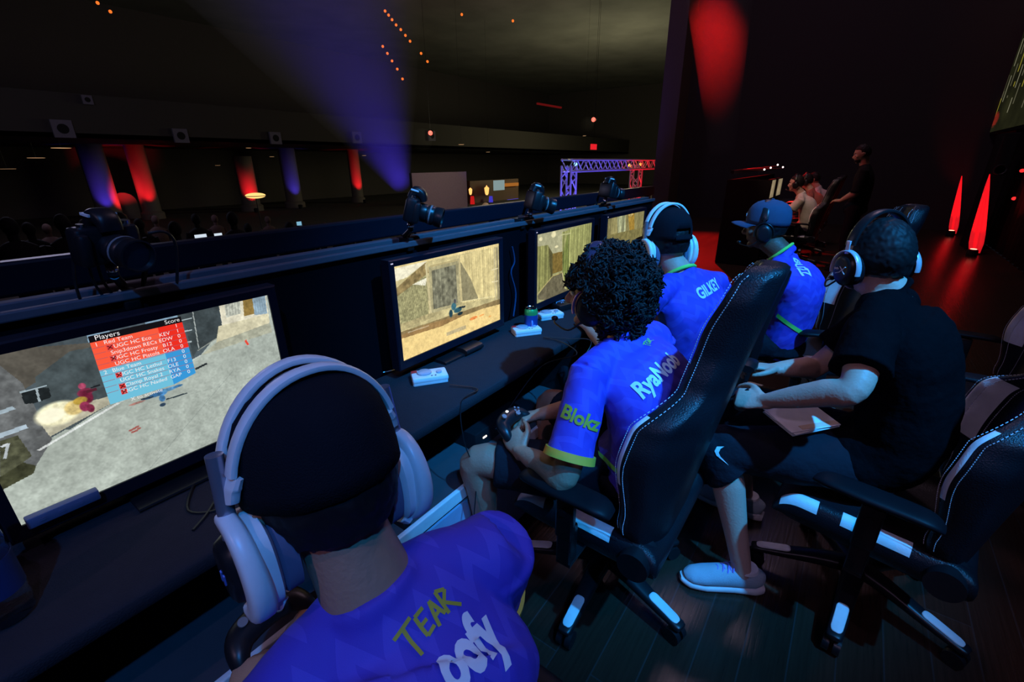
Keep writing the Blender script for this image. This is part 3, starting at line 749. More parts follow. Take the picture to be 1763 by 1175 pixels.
    a = MB(); a.cyl((0, 0, .12), (0, 0, .25), .032, n=20); a.cyl((0, 0, .25), (0, 0, .36), .022, n=20); local(a, 'gas_cylinder', M_darkmetal, t)
    for k in range(5):
        an = PI/2+2*PI*k/5+.35; d = V((math.cos(an), math.sin(an), 0)); sd = V((-d.y, d.x, 0))
        a = MB(); a.loft([d*.02+V((0, 0, .125)), d*.12+V((0, 0, .115)), d*.24+V((0, 0, .092)), d*.335+V((0, 0, .078)), d*.35+V((0, 0, .076))], [(.040, .026), (.032, .022), (.027, .016), (.024, .012), (.012, .006)], sd, n=16, power=3); lg = local(a, 'base_leg', M_blackp, t)
        a = MB(); a.loft([d*.215+V((0, 0, .1125)), d*.23+V((0, 0, .1115)), d*.315+V((0, 0, .0945)), d*.332+V((0, 0, .090))], [(.008, .003), (.019, .004), (.018, .004), (.008, .003)], sd, n=14, power=3); local(a, 'foot_pad', M_white, lg)
        a = MB(); c = d*.325+V((0, 0, .030))
        for q in (-1, 1): a.cyl(c+sd*q*.006, c+sd*q*.026, .030, n=22)
        a.cyl(c+V((0, 0, .01)), c+V((0, 0, .05)), .009, n=10); local(a, 'caster', M_blackp, t)
    return t

# ------------------------------------------------------------------ the setting
def plane(name, pts, m, th=V((0, 0, -.1))):
    b = MB(); b.prism([V(p) for p in pts], th); return struct(b.build(name, m, smooth=False))
plane('floor_stage', [(-6, -2.2, 0), (15, -2.2, 0), (15, 5.2, 0), (9, 5.2, 0), (6.0, 3.2, 0), (4.6, 1.78, 0), (-6, 1.78, 0)], M_floor, V((0, 0, -.12)))
b = MB(); b.prism([(-6, 1.76, -.12), (4.6, 1.76, -.12), (6.0, 3.18, -.12), (9, 5.18, -.12), (15, 5.18, -.12), (15, 5.1, -.12), (9, 5.1, -.12), (4.6, 1.66, -.12), (-6, 1.66, -.12)], (0, 0, -.88)); struct(b.build('wall_stage_front', M_wallblack, smooth=False))
plane('floor_hall', [(-25, 1.8, -1.0), (60, 1.8, -1.0), (60, 40, -1.0), (-25, 40, -1.0)], mat('brown_carpet', (.018, .012, .010), .95, bump=.3, nscale=2, var=.4))
plane('ceiling', [(-25, -2.4, 10), (60, -2.4, 10), (60, 40, 10), (-25, 40, 10)], mat('dark_ceiling', (.13, .125, .12), .95, nscale=.4, var=.5), V((0, 0, .2)))
M_curt = mat('black_curtain_cloth', (.026, .02, .022), .95, spec=.05, bump=.2, bscale=50)
def curtain(name, a, b_, z0, z1, m, fold=.05, per=.32):
    a, b_ = V(a), V(b_); d = (b_-a); L = d.length; d.normalize(); n = V((-d.y, d.x, 0)); k = int(L/per*8); mb = MB()
    vs = []; fs = []
    for z in (z0, z1):
        for i in range(k+1):
            t = L*i/k; q = a+d*t+n*fold*math.sin(t/per*2*PI)*(1+.4*math.sin(t*1.3)); vs.append((q.x, q.y, z))
    for i in range(k): fs.append((i, i+1, k+2+i, k+1+i))
    mb.v = [V(v) for v in vs]; mb.f = fs; mb.m = [0]*len(fs)
    o = mb.build(name, m, fix=False, auto=False); s = o.modifiers.new('thick', 'SOLIDIFY'); s.thickness = .01; return o
struct(curtain('wall_back_curtain', (-6, -2.25, 0), (14.9, -2.25, 0), 0, 10, M_curt))
b = MB(); b.box((15.15, 1.3, 4.5), (.3, 7.1, 11)); struct(b.build('wall_right', M_wallblack, smooth=False))
b = MB(); b.box((14.6, 4.86, 4.5), (.8, .5, 11)); struct(b.build('column', mat('brown_column_paint', (.055, .030, .022), .8), smooth=False))
b = MB(); b.box((-6.1, -.2, 4.5), (.2, 4.0, 11)); struct(b.build('wall_left', M_wallblack, smooth=False))
b = MB(); b.box((17, 36.2, 4.5), (86, .3, 11)); struct(b.build('wall_hall_rear', M_hallwall, smooth=False))
b = MB(); b.box((58, 19, 4.5), (.3, 36, 11)); struct(b.build('wall_hall_right', M_hallwall, smooth=False))
b = MB(); b.box((-24, 19, 4.5), (.3, 36, 11)); struct(b.build('wall_hall_left', M_hallwall, smooth=False))
b = MB(); b.box((17, 24.15, 3.35), (80, .3, 1.5)); b.box((17, 30, 2.68), (80, 12, .16)); struct(b.build('trim_balcony', mat('dark_balcony_paint', (.022, .018, .016), .9), smooth=False))

# partition and the desk
DX0, DX1 = -1.0, 3.75
desk = thing('gaming_desk', 'long black cloth covered desk with a white lower shelf carrying the row of monitors', 'desk', (0, 1.2, 0))
b = MB(); b.loft([(DX0, 1.17, .775), (DX1, 1.17, .775)], [(.205, .026)]*2, (0, 1, 0), n=40, sub=1, power=6); par(b.build('desk_top_cloth', M_cloth), desk)
b = MB(); b.box((1.375, 1.18, .42), (DX1-DX0, .40, .04)); b.box((1.375, 1.365, .40), (DX1-DX0, .02, .72)); par(b.build('lower_shelf', mat('dark_grey_shelf', (.055, .055, .065), .6), smooth=False), desk)
b = MB(); b.box((1.375, .972, .425), (DX1-DX0, .018, .052), bev=.003); par(b.build('shelf_edge', M_white, smooth=False), desk)
b = MB(); b.box((1.375, .985, .385), (DX1-DX0, .008, .02)); par(b.build('shadow_gap', M_blackm, smooth=False), desk)  # black strip put in for the shade of the gap
b = MB(); b.box((1.375, .978, .20), (DX1-DX0, .014, .35)); par(b.build('front_panel', mat('shaded_white_panel', (.42, .40, .55), .5), smooth=False), desk)  # white panel with its shade and violet light put into the colour
for x in (-.6, .75, 1.9, 3.6):
    b = MB(); b.box((x, 1.17, .60), (.03, .36, .33)); b.box((x, 1.17, .2), (.03, .36, .40)); par(b.build('leg', M_blackp, smooth=False), desk)
part = thing('partition_panel', 'black partition board with a pale edged top rail standing behind the monitors', 'partition', (1.375, 1.40, 0))
b = MB(); b.box((1.375, 1.40, .66), (5.0, .03, 1.22)); par(b.build('panel', mat('black_panel_paint', (.003, .003, .005), .7, spec=.05), smooth=False), part)
for y, z in ((1.375, 1.283), (1.435, 1.292)):
    b = MB(); b.box((1.375, y, z), (5.0, .022 if y < 1.4 else .035, .022), bev=.004); par(b.build('top_rail', mat('slate_blue_rail', (.085, .08, .10), .5, spec=.2), smooth=False), part)
b = MB(); b.box((1.375, 1.405, 1.268), (5.0, .05, .02)); par(b.build('cap_strip', M_blackm, smooth=False), part)
rail = thing('stage_railing', 'black guard railing with square posts running along the stage edge', 'railing', (1, 1.66, 0))
b = MB(); b.box((1.0, 1.66, 1.315), (7.2, .05, .085), bev=.008); par(b.build('handrail', mat('dark_blue_paint', (.006, .008, .016), .4, spec=.2), smooth=False), rail)
b = MB(); b.box((1.0, 1.66, .10), (7.2, .04, .04)); par(b.build('bottom_rail', M_blackp, smooth=False), rail)
for x in (-1.8, -.55, .79, 2.1, 3.3, 4.5):
    b = MB(); b.box((x, 1.66, .64), (.055, .04, 1.28)); par(b.build('post', M_blackp, smooth=False), rail)

# ------------------------------------------------------------------ monitors
def painter(w, h): return np.zeros((h, w, 3)), w, h
def vnoise(w, h, cell, seed):
    rs = np.random.RandomState(seed); gy, gx = int(h/cell)+3, int(w/cell)+3; g = rs.rand(gy, gx)
    y = np.arange(h)/cell; x = np.arange(w)/cell; yi = y.astype(int); xi = x.astype(int); fy = (y-yi)[:, None]; fx = (x-xi)[None]
    fy = fy*fy*(3-2*fy); fx = fx*fx*(3-2*fx); a = g[np.ix_(yi, xi)]; b = g[np.ix_(yi, xi+1)]; c = g[np.ix_(yi+1, xi)]; d = g[np.ix_(yi+1, xi+1)]
    return (a*(1-fx)+b*fx)*(1-fy)+(c*(1-fx)+d*fx)*fy
def fbm(w, h, cell, seed): return sum(vnoise(w, h, max(1.01, cell/2**k), seed+k)*.5**(k+1) for k in range(4))/.9375
class Paint:
    """a picture drawn on a grid, for what a screen shows"""
    def __init__(s, w, h): s.w, s.h = w, h; s.a = np.zeros((h, w, 3)); s.y, s.x = np.mgrid[0:h, 0:w]; s.x = (s.x+.5)/w; s.y = (s.y+.5)/h
    def mask(s, poly):
        m = np.zeros((s.h, s.w), bool); n = len(poly)
        for i in range(n):
            x0, y0 = poly[i]; x1, y1 = poly[(i+1) % n]
            if y0 == y1: continue
            c = ((y0 > s.y) != (y1 > s.y)) & (s.x < (x1-x0)*(s.y-y0)/(y1-y0)+x0); m ^= c
        return m
    def poly(s, poly, col, n=0, cell=8, seed=1, soft=0, stretch=None, a=1.0):
        m = s.mask(poly)[..., None]*a; c = np.array([int(col[i:i+2], 16)/255 for i in (0, 2, 4)])
        t = 1+n*(fbm(s.w, s.h, cell, seed)*2-1)[..., None] if n else 1
        if stretch: t = t*(1+stretch*(vnoise(s.w, s.h, 2.2, seed+7)[:1, :]*2-1)[..., None])
        s.a = s.a*(1-m)+np.clip(c*t, 0, 1)*m
    def grain(s, n, seed=40, c1=3.0):
        t = 1+n*(sum(vnoise(s.w, s.h, c, seed+int(c)) for c in (c1, c1*2.3, c1*6))/1.5*1.0-1)[..., None]; s.a = np.clip(s.a*t, 0, 1)
    def line(s, p, q, wd, col, a=1.0):
        (x0, y0), (x1, y1) = p, q; dx, dy = x1-x0, y1-y0; L = math.hypot(dx, dy); nx, ny = -dy/L*wd/2, dx/L*wd/2
        s.poly([(x0+nx, y0+ny), (x1+nx, y1+ny), (x1-nx, y1-ny), (x0-nx, y0-ny)], col, a=a)
    def blob(s, c, r, col, a=1.0, n=.0, seed=3):
        d = ((s.x-c[0])/r[0])**2+((s.y-c[1])/r[1])**2; m = np.clip((1-d)*2.5, 0, 1)[..., None]*a; cc = np.array([int(col[i:i+2], 16)/255 for i in (0, 2, 4)])
        t = 1+n*(fbm(s.w, s.h, 5, seed)*2-1)[..., None] if n else 1
        s.a = s.a*(1-m)+np.clip(cc*t, 0, 1)*m
def picture_mat():
    if 'screen_picture' in MATS: return MATS['screen_picture']
    m = bpy.data.materials.new('screen_picture'); m.use_nodes = True; nt = m.node_tree; nt.nodes.clear()
    a = nt.nodes.new('ShaderNodeVertexColor'); a.layer_name = 'picture'; e = nt.nodes.new('ShaderNodeEmission'); e.inputs[1].default_value = 1.05
    o = nt.nodes.new('ShaderNodeOutputMaterial'); nt.links.new(a.outputs[0], e.inputs[0]); nt.links.new(e.outputs[0], o.inputs[0]); MATS['screen_picture'] = m; return m
def screen_mesh(name, pt, O, X, Y, parent):
    """O top-left corner, X along, Y down"""
    w, h = pt.w, pt.h; O, X, Y = V(O), V(X), V(Y)
    gx, gy = np.meshgrid(np.arange(w+1)/w, np.arange(h+1)/h); co = np.array(O)[None, None]+gx[..., None]*np.array(X)+gy[..., None]*np.array(Y)
    i = (np.arange(h)[:, None]*(w+1)+np.arange(w)[None]).ravel(); fs = np.stack([i, i+w+1, i+w+2, i+1], 1)
    me = bpy.data.meshes.new(name); me.from_pydata(co.reshape(-1, 3).tolist(), [], fs.tolist())
    at = me.color_attributes.new('picture', 'FLOAT_COLOR', 'CORNER'); a = np.clip(pt.a, 0, 1); lin = np.where(a <= .04045, a/12.92, ((a+.055)/1.055)**2.4)
    c = np.ones((h*w, 4, 4)); c[:, :, :3] = lin.reshape(-1, 3)[:, None, :]; at.data.foreach_set('color', c.ravel()); me.materials.append(picture_mat())
    o = bpy.data.objects.new(name, me); COL.objects.link(o); par(o, parent); return o
SY = 1.27; ZT, ZB = 1.57-.262*SY, 1.57-.5465*SY
def monitor(x0, x1, label, pt, rz=0.0, zt=ZT, zb=ZB, stand=True):
    cx = (x0+x1)/2; zm = (zt+zb)/2
    t = thing('monitor', label, 'monitor', (cx, SY+.02, .80), 0, 'monitors on the player desk')
    b = MB(); bw = .024; y = SY
    o = [(x0-bw, zt+bw), (x1+bw, zt+bw), (x1+bw, zb-bw*1.4), (x0-bw, zb-bw*1.4)]; n = [(x0, zt), (x1, zt), (x1, zb), (x0, zb)]
    rg = []
    for pts, yy in ((o, y+.035), (o, y-.006), ([(a+(.004 if a < cx else -.004), c-(.004 if c > zm else -.004)) for a, c in o], y-.010), (n, y-.006), (n, y+.002)): rg.append([V((a, yy, c)) for a, c in pts])
    b.ring(rg, cap=False); par(b.build('bezel', mat('gloss_blue_black', (.006, .007, .014), .35, spec=.25), smooth=False), t)
    b = MB(); b.box((cx, y+.045, zm), (x1-x0+.03, .03, zt-zb+.02), bev=.01); par(b.build('back_cover', M_blackp, smooth=False), t)
    b = MB(); b.box((x0-.012, y-.0095, zt+.012), (.010, .002, .004)); par(b.build('indicator_light', glow('white_led', (.7, .7, 1), .8), smooth=False), t)
    b = MB(); b.box((cx, y+.055, zb-.03), (.06, .03, .12)); b.loft([(cx-.12, y+.03, .807), (cx+.12, y+.03, .807)], [(.075, .008)]*2, (0, 1, 0), n=20, sub=1, power=4); par(b.build('stand', M_blackp), t)
    scr = screen_mesh('screen', pt, (x0, y-.001, zt), (x1-x0, 0, 0), (0, 0, zb-zt), t)
    return t, scr
X1 = (-.005, .584); X2 = (1.029, 1.632); X3 = (1.946, 2.546); X4 = (2.768, 3.40)
def uvf(X):
    def g(px, py): q = P(px, py, y=SY); return ((q.x-X[0])/(X[1]-X[0]), (q.z-ZT)/(ZB-ZT))
    return g
g = uvf(X1)
def G(*pts): return [g(*p) for p in pts]
p1 = Paint(460, 274)
p1.poly([(0, 0), (1, 0), (1, 1), (0, 1)], 'a8b1a8', .10, 60, 2)
p1.poly(G((-60, 560), (455, 480), (383, 565), (345, 612), (200, 690), (60, 770), (-60, 700)), '49545a', .18, 40, 9)
p1.poly(G((-60, 590), (60, 598), (162, 590), (150, 608), (90, 640), (40, 672), (-60, 668)), '5c5850', .25, 26, 8)
p1.poly(G((60, 650), (120, 605), (168, 596), (196, 690), (120, 740), (75, 740)), '465053', .22, 18, 7)
p1.poly(G((-60, 640), (-2, 628), (38, 660), (90, 756), (62, 802), (0, 846), (-60, 880)), '66696a', .30, 11, 14)
p1.poly(G((-60, 800), (0, 822), (38, 796), (62, 802), (58, 815), (0, 846), (-60, 880)), '3e402e', .4, 8, 15)
p1.poly(G((0, 760), (30, 750), (55, 785), (40, 796), (0, 822)), '4c4e3c', .4, 7, 16)
p1.poly(G((36, 678), (60, 668), (84, 668), (88, 684), (62, 694), (42, 696)), '1f2426', .2, 8, 3); p1.line(*G((34, 676), (80, 664)), .008, '9fb0b8'); p1.line(*G((62, 668), (68, 692)), .006, '9aa8ae')
p1.line(*G((-4, 712), (24, 702)), .022, '9fb0ba'); p1.line(*G((-4, 752), (46, 734)), .026, 'a9bac6'); p1.line(*G((2, 770), (14, 764)), .012, 'cdd4d8'); p1.line(*G((14, 764), (8, 790)), .008, 'b8c0c4')
p1.poly(G((62, 720), (120, 700), (190, 682), (200, 690), (86, 752)), 'b4b09a', .15, 12, 17)
p1.poly(G((144, 558), (300, 527), (310, 560), (152, 590)), '7f9bb0', .15, 10, 18); p1.poly(G((184, 552), (245, 540), (250, 560), (190, 575)), '4c5860', .2, 8, 18)
p1.poly(G((296, 530), (372, 500), (383, 575), (340, 603), (332, 614), (318, 560)), '3e474a', .22, 12, 19)
for k in range(4): p1.line(*G((312, 532+20*k), (330, 528+20*k)), .008, 'a8b6ba')
p1.line(*G((329, 522), (342, 600)), .004, 'a0a8a6'); p1.line(*G((383, 576), (340, 604)), .006, '8a9088')
p1.poly(G((373, 505), (455, 488), (462, 545), (383, 565)), 'd9d4bd', .10, 8, 20)
p1.poly(G((416, 498), (434, 494), (438, 540), (420, 545)), '8f7640', .2, 6, 21); p1.poly(G((434, 514), (456, 509), (460, 540), (438, 543)), '8ea6b5', .12, 6, 22)
p1.poly(G((385, 514), (411, 508), (415, 540), (389, 547)), 'b4b7aa', .2, 4, 23)
for k in range(5): p1.line(*G((388+5*k, 516-k), (391+5*k, 544-k)), .003, '7c8078', .6); p1.line(*G((438+4*k, 518-k), (441+4*k, 540-k)), .003, '6c8290', .5)
p1.poly(G((376, 562), (462, 540), (464, 556), (372, 590)), 'cfc9aa', .10, 9, 24)
p1.poly(G((372, 590), (464, 556), (468, 572), (346, 612)), 'a7a996', .12, 9, 25)
p1.line(*G((66, 776), (204, 694)), .012, 'f0f4f2', .75); p1.line(*G((204, 694), (345, 612)), .008, 'dfe4e0', .5)
p1.line(*G((170, 910), (400, 640)), .003, '7d8682', .5); p1.line(*G((250, 700), (470, 640)), .003, '8a928c', .5); p1.line(*G((160, 860), (330, 765)), .003, '8a928c', .5)
p1.grain(.16)
p1.blob(g(100, 712), (.066, .080), 'f6f0c8', .95, .2); p1.blob(g(88, 716), (.04, .05), 'fffbe0', .8); p1.blob(g(128, 702), (.03, .05), 'd8b868', .7, .3)
for q, r, cc in (((141, 665), (.012, .022), 'a04460'), ((146, 676), (.024, .030), '7a2a44'), ((150, 684), (.018, .045), '6c2038'), ((138, 690), (.022, .026), 'b0923e'), ((146, 700), (.016, .035), '8a3050'), ((156, 703), (.012, .03), '742840')): p1.blob(g(*q), r, cc, 1, .3)
p1.line(*G((148, 675), (166, 670)), .016, '54222f'); p1.line(*G((156, 668), (172, 663)), .009, '202226')
for q, r, cc in (((278, 676), (.022, .026), '4a86bc'), ((262, 683), (.040, .010), '2b4560'), ((268, 680), (.026, .016), '35608a'), ((292, 670), (.030, .014), '5a93bf'), ((306, 665), (.020, .010), '3c6c96'), ((279, 686), (.012, .026), '3f6f9c'), ((280, 697), (.012, .014), '2c3e52')): p1.blob(g(*q), r, cc, 1, .3)
p1.line(*G((286, 688), (322, 677)), .010, '28343c', .9); p1.line(*G((336, 636), (356, 626)), .014, '262c30'); p1.line(*G((242, 688), (264, 683)), .008, '2a3440')
for dx, dy in ((-6, 3), (0, 0), (5, -3), (-2, 6), (8, 0), (3, 4)): p1.blob(g(231+dx, 738+dy), (.008, .008), '9a3a34', .7)
p1.blob(g(236, 694), (.03, .008), 'a04038', .5, .5); p1.line(*G((422, 586), (427, 594)), .010, 'e04838')
g = uvf(X2); p2_ = Paint(320, 190)
p2_.poly([(0, 0), (1, 0), (1, 1), (0, 1)], 'e8d498', .10, 26, 2)
p2_.poly(G((677, 463), (860, 424), (860, 530), (690, 585)), 'c9bc8a', .22, 16, 3)
p2_.poly(G((677, 463), (735, 450), (700, 478), (680, 485)), 'eee8cc', .06, 9, 3)
p2_.poly(G((678, 500), (732, 452), (738, 470), (682, 512)), '8f7d54', .35, 7, 4)
p2_.poly(G((682, 512), (735, 472), (738, 545), (690, 562)), 'a09c72', .3, 4, 5)
p2_.poly(G((710, 490), (735, 478), (732, 492)), 'f0ecd4', .05)
for k in range(18): p2_.line(*G((684+3*k, 508-1.5*k), (700+3*k, 560-1.0*k)), .004, '6f6a4a', .35)
p2_.poly(G((738, 460), (790, 445), (792, 525), (742, 540)), 'aaa27c', .2, 9, 6)
p2_.poly(G((743, 466), (784, 456), (788, 522), (746, 533)), '7b7a66', .4, 9, 7, stretch=.12)
p2_.line(*G((740, 459), (788, 448)), .02, 'b9ab7c'); p2_.line(*G((733, 455), (742, 545)), .018, 'cbbf92'); p2_.line(*G((790, 440), (794, 520)), .014, 'c4b688')
p2_.poly(G((792, 440), (850, 426), (854, 512), (796, 522)), 'd8c890', .14, 14, 8, stretch=.1)
p2_.poly(G((792, 450), (810, 480), (824, 516), (796, 520)), '77735c', .2, 8, 9, a=.75)
for k in range(16): p2_.line(*G((800+4*k, 432-k), (812+3*k, 512-k)), .003, 'a8955c', .35)
p2_.line(*G((793, 520), (852, 510)), .010, 'e8dca8'); p2_.line(*G((850, 428), (853, 520)), .012, 'c8bc94'); p2_.line(*G((855, 426), (858, 520)), .018, '8f866a')
p2_.line(*G((846, 465), (857, 462)), .012, 'f0e4b8'); p2_.line(*G((846, 486), (857, 484)), .012, 'f0e4b8')
p2_.poly(G((690, 572), (860, 515), (860, 524), (800, 545), (745, 560), (688, 582)), '8f7b54', .2, 9, 10)
p2_.poly(G((688, 578), (745, 556), (800, 541), (770, 560), (690, 592)), '9c7c50', .15, 9, 10)
p2_.poly(G((690, 584), (760, 562), (795, 545), (830, 532), (860, 524), (860, 552), (693, 625)), 'edd08c', .07, 24, 11)
p2_.poly(G((686, 560), (745, 538), (748, 545), (688, 572)), 'b0a478', .2, 6, 12)
for q, r, cc in (((781, 528), (.028, .05), '3f6c7a'), ((788, 534), (.045, .035), '35606e'), ((776, 540), (.02, .05), '2a4650'), ((792, 540), (.03, .022), '203038'), ((783, 519), (.012, .03), '4a4a50')): p2_.blob(g(*q), r, cc, 1, .3)
p2_.line(*G((790, 530), (801, 528)), .022, '24343c')
p2_.blob(g(815, 548), (.05, .022), 'f08040', .8, .4); p2_.blob(g(829, 543), (.035, .012), 'f09048', .6, .3); p2_.blob(g(843, 545), (.018, .012), 'f0a050', .6)
p2_.poly(G((768, 573), (802, 560), (802, 566), (769, 579)), 'b8ab88', .1, 4, 3, a=.8)
p2_.line(*G((702, 573), (738, 561)), .012, 'e8dcc0', .5)
g = uvf(X3); p3_ = Paint(260, 156)
p3_.poly([(0, 0), (1, 0), (1, 1), (0, 1)], '9a9a6c', .14, 22, 2)
p3_.poly(G((924, 402), (978, 390), (972, 440), (925, 430)), 'a8a684', .12, 16, 3)
p3_.poly(G((924, 425), (944, 422), (949, 480), (926, 505)), '8a8a55', .12, 10, 4, stretch=.2)
p3_.poly(G((944, 424), (952, 438), (951, 478), (948, 480)), '5c5838', .2, 10, 4)
p3_.poly(G((951, 437), (968, 433), (968, 466), (951, 472)), '7c6836', .2, 6, 5)
p3_.poly(G((968, 400), (1025, 380), (1025, 500), (974, 500), (968, 468)), '9a9c62', .10, 10, 6, stretch=.25)
p3_.poly(G((968, 440), (978, 400), (980, 470), (974, 497), (970, 490)), '7a8448', .15, 9, 6, stretch=.3)
p3_.poly(G((925, 510), (950, 476), (968, 468), (972, 497), (980, 500), (980, 520), (926, 516)), '6c6650', .25, 8, 7)
p3_.line(*G((924, 508), (951, 476)), .016, 'b0a46c'); p3_.line(*G((951, 476), (968, 469)), .012, 'b8a868'); p3_.line(*G((968, 470), (973, 497)), .014, 'cfc490')
for q, r in (((953, 404), (.045, .05)), ((958, 425), (.035, .02)), ((931, 412), (.03, .03))): p3_.blob(g(*q), r, 'f2e8b8', .8)
p3_.line(*G((965, 405), (982, 402)), .018, 'c4c490', .8)
g = uvf(X4); p4_ = Paint(230, 138)
p4_.poly([(0, 0), (1, 0), (1, 1), (0, 1)], '8c8458', .14, 16, 2, stretch=.25)
p4_.poly(G((1081, 368), (1092, 366), (1092, 400), (1084, 402)), 'a08038', .2, 6, 3)
p4_.poly(G((1062, 370), (1076, 367), (1078, 410), (1064, 412)), '9a9c78', .12, 6, 4, stretch=.3)
p4_.poly(G((1047, 405), (1115, 390), (1115, 440), (1047, 440)), '7c7448', .2, 7, 5)
p4_.blob(g(1086, 369), (.07, .05), 'd0b878', .8, .4)
for _p in (p2_, p3_, p4_): _p.grain(.14, 50, 2.2)
mon1, scr1 = monitor(*X1, 'nearest monitor, showing a game scoreboard over a grey concrete yard', p1)
mon2, scr2 = monitor(*X2, 'second monitor showing a sandy yard with a grey metal door and fence', p2_)
mon3, scr3 = monitor(*X3, 'third monitor showing a dim olive corridor with hanging ceiling lights', p3_)
mon4, scr4 = monitor(*X4, 'farthest monitor, partly hidden by the white headset, showing brown striped walls', p4_)

# scoreboard on the first screen
def pl(px, py, dy=0): q = P(px, py, y=SY-.0022-dy); return q
def sq(name, pts, m, dy=0):
    b = MB(); b.add([pl(*p, dy) for p in pts], [tuple(range(len(pts)))]); o = b.build(name, m, smooth=False, fix=False); par(o, scr1); return o
TL, TR, BR_, BL = (151, 580), (311, 545), (339, 650), (190, 697)
def sb(u, v):
    a = V((TL[0], TL[1])).lerp(V((TR[0], TR[1])), u); c = V((BL[0], BL[1])).lerp(V((BR_[0], BR_[1])), u); q = a.lerp(c, v); return (q.x, q.y)
sq('score_header', [sb(0, 0), sb(1, 0), sb(1, .095), sb(0, .095)], glow('scr_black', '141216'))
sq('red_team_rows', [sb(0, .095), sb(.735, .095), sb(.735, .50), sb(0, .50)], glow('scr_red', 'fb5a3e'))
sq('red_score_column', [sb(.735, .095), sb(1, .095), sb(1, .50), sb(.735, .50)], glow('scr_red2', 'ee2f22'))
sq('blue_team_rows', [sb(0, .50), sb(.735, .50), sb(.735, 1), sb(0, 1)], glow('scr_blue', '6fc0dc'))
sq('blue_score_column', [sb(.735, .50), sb(1, .50), sb(1, .93), sb(.735, 1)], glow('scr_blue2', '3898d8'))
ls = MB()
for k in range(9):
    v = .18+.082*k
    for u0, u1 in ((.0, .135), (.15, .72), (.745, 1)):
        a, b_, c_, d_ = sb(u0, v), sb(u1, v), sb(u1, v+.006), sb(u0, v+.006); ls.add([pl(*q, .0006) for q in (a, b_, c_, d_)], [(0, 1, 2, 3)])
o = ls.build('row_lines', glow('scr_line', '9a5a68'), smooth=False, fix=False); par(o, scr1)
def stext(s, u, v, size=.0135, m=None, al='C'):
    c = pl(*sb(u, v), .0012); a = pl(*sb(u+.05, v), .0012); X = (a-c).normalized()
    o = flat_text('screen_lettering', s, size, m or glow('scr_white', 'f4f0f0', 1.0), c, X, V((0, 0, 1))-X*X.z, scr1, bold=-size*.004)
stext('Players', .20, .045, .0155); stext('Score', .90, .045, .0135)
rows = [('Red Team', '', '1'), ('UGC HC Eco', 'KEV', '1'), ('Snip3down RECs', 'EDW', '0'), ('UGC HC Frosty', 'B12', '0'), ('UGC HC Pistola', 'OLA', '0'), ('Blue Team', '', '0'), ('UGC HC Lethul', 'F13', '0'), ('UGC HC Snakes', 'OLE', '0'), ('Clamp Royal 2', 'RYA', '0'), ('UGC HC Naded', 'GAP', '0')]
for k, (a, b_, c_) in enumerate(rows):
    v = .135+.083*k
    if a: stext(a, .30 if not b_ else .44, v, .0125)
    if b_: stext(b_, .785, v, .0125)
    stext(c_, .93, v-.005, .0125)
stext('1', .06, .14, .0125); stext('2', .06, .55, .0125); stext('X to activate', .42, 1.02, .012)
for k, vv in enumerate((.218, .384, .633, .80, .883)):
    em = MB(); em.add([pl(*sb(.19+x*.035, vv+y*.034), .0010) for x, y in ((-1, -1), (1, -1), (1, 1), (-1, 1))], [(0, 1, 2, 3)])
    for s in (1, -1): em.add([pl(*sb(.19+x*.03, vv+y*.03*s), .0016) for x, y in ((-1, -.75), (-.75, -1), (1, .75), (.75, 1))], [(0, 1, 2, 3)], 1)
    par(em.build('player_badge', [glow('scr_badge', 'e04040'), glow('scr_dark', '3a1414')], smooth=False, fix=False), scr1)

# ------------------------------------------------------------------ things on the desk
def mixamp(loc, rz, label, group='white headset amplifiers on the desk'):
    t = thing('headset_amplifier', label, 'amplifier', loc, rz, group)
    a = MB(); a.box((0, 0, .020), (.135, .082, .022), bev=.007); a.box((0, -.036, .011), (.128, .006, .022), bev=.002); a.box((0, .036, .011), (.128, .006, .022), bev=.002); a.box((-.063, 0, .011), (.006, .07, .022)); local(a, 'case', M_white, t)
    a = MB(); a.lathe([(.027, .030), (.027, .036), (.0245, .038), (.001, .038)], (-.018, .004, 0), n=32); local(a, 'volume_knob', mat('pale_blue_grey', (.38, .42, .5), .3), t)
    a = MB(); a.lathe([(.0285, .030), (.0285, .0335), (.027, .0335)], (-.018, .004, 0), n=32); local(a, 'knob_ring', M_chrome, t)
    a = MB(); a.lathe([(.011, .030), (.011, .037), (.010, .038), (.001, .038)], (.036, -.006, 0), n=24); local(a, 'balance_knob', mat('pale_blue_grey', (.38, .42, .5), .3), t)
    a = MB(); a.box((-.054, .025, .0315), (.022, .022, .002), bev=.0005); local(a, 'red_badge', M_red, t)
    a = MB(); a.cyl((.064, -.010, .014), (.070, -.010, .014), .004, n=12); a.cyl((.064, .012, .014), (.070, .012, .014), .004, n=12); local(a, 'socket', M_darkmetal, t)
    for k in range(2):
        a = MB(); a.cyl((.006+.014*k, -.028, .031), (.006+.014*k, -.028, .033), .0035, n=10); local(a, 'button', M_grey, t)
    return t
def at(px, py, z=.80, dy=0): q = P(px, py, z=z); return V((q.x, q.y+dy, z))
ma = mixamp(at(740, 655), -.62, 'white headset amplifier standing before the second monitor')
dup(ma, at(906, 574), -.62, 'white headset amplifier beside the blue drink can')
dup(ma, at(946, 547), -.55, 'white headset amplifier behind the drink can, before the third monitor')
hb = MB(); hc = P(110, 874, y=SY-.022); hb.box(hc, (.118, .022, .024), bev=.003)
for k in range(3): hb.box(hc+V((-.035+.03*k, -.0115, 0)), (.010, .001, .006))
par(hb.build('control_strip', mat('dull_blue_plastic', (.10, .12, .22), .5)), mon1)
can = thing('drink_can', 'blue and green soda can standing between the second and third monitors', 'can', at(914, 569))
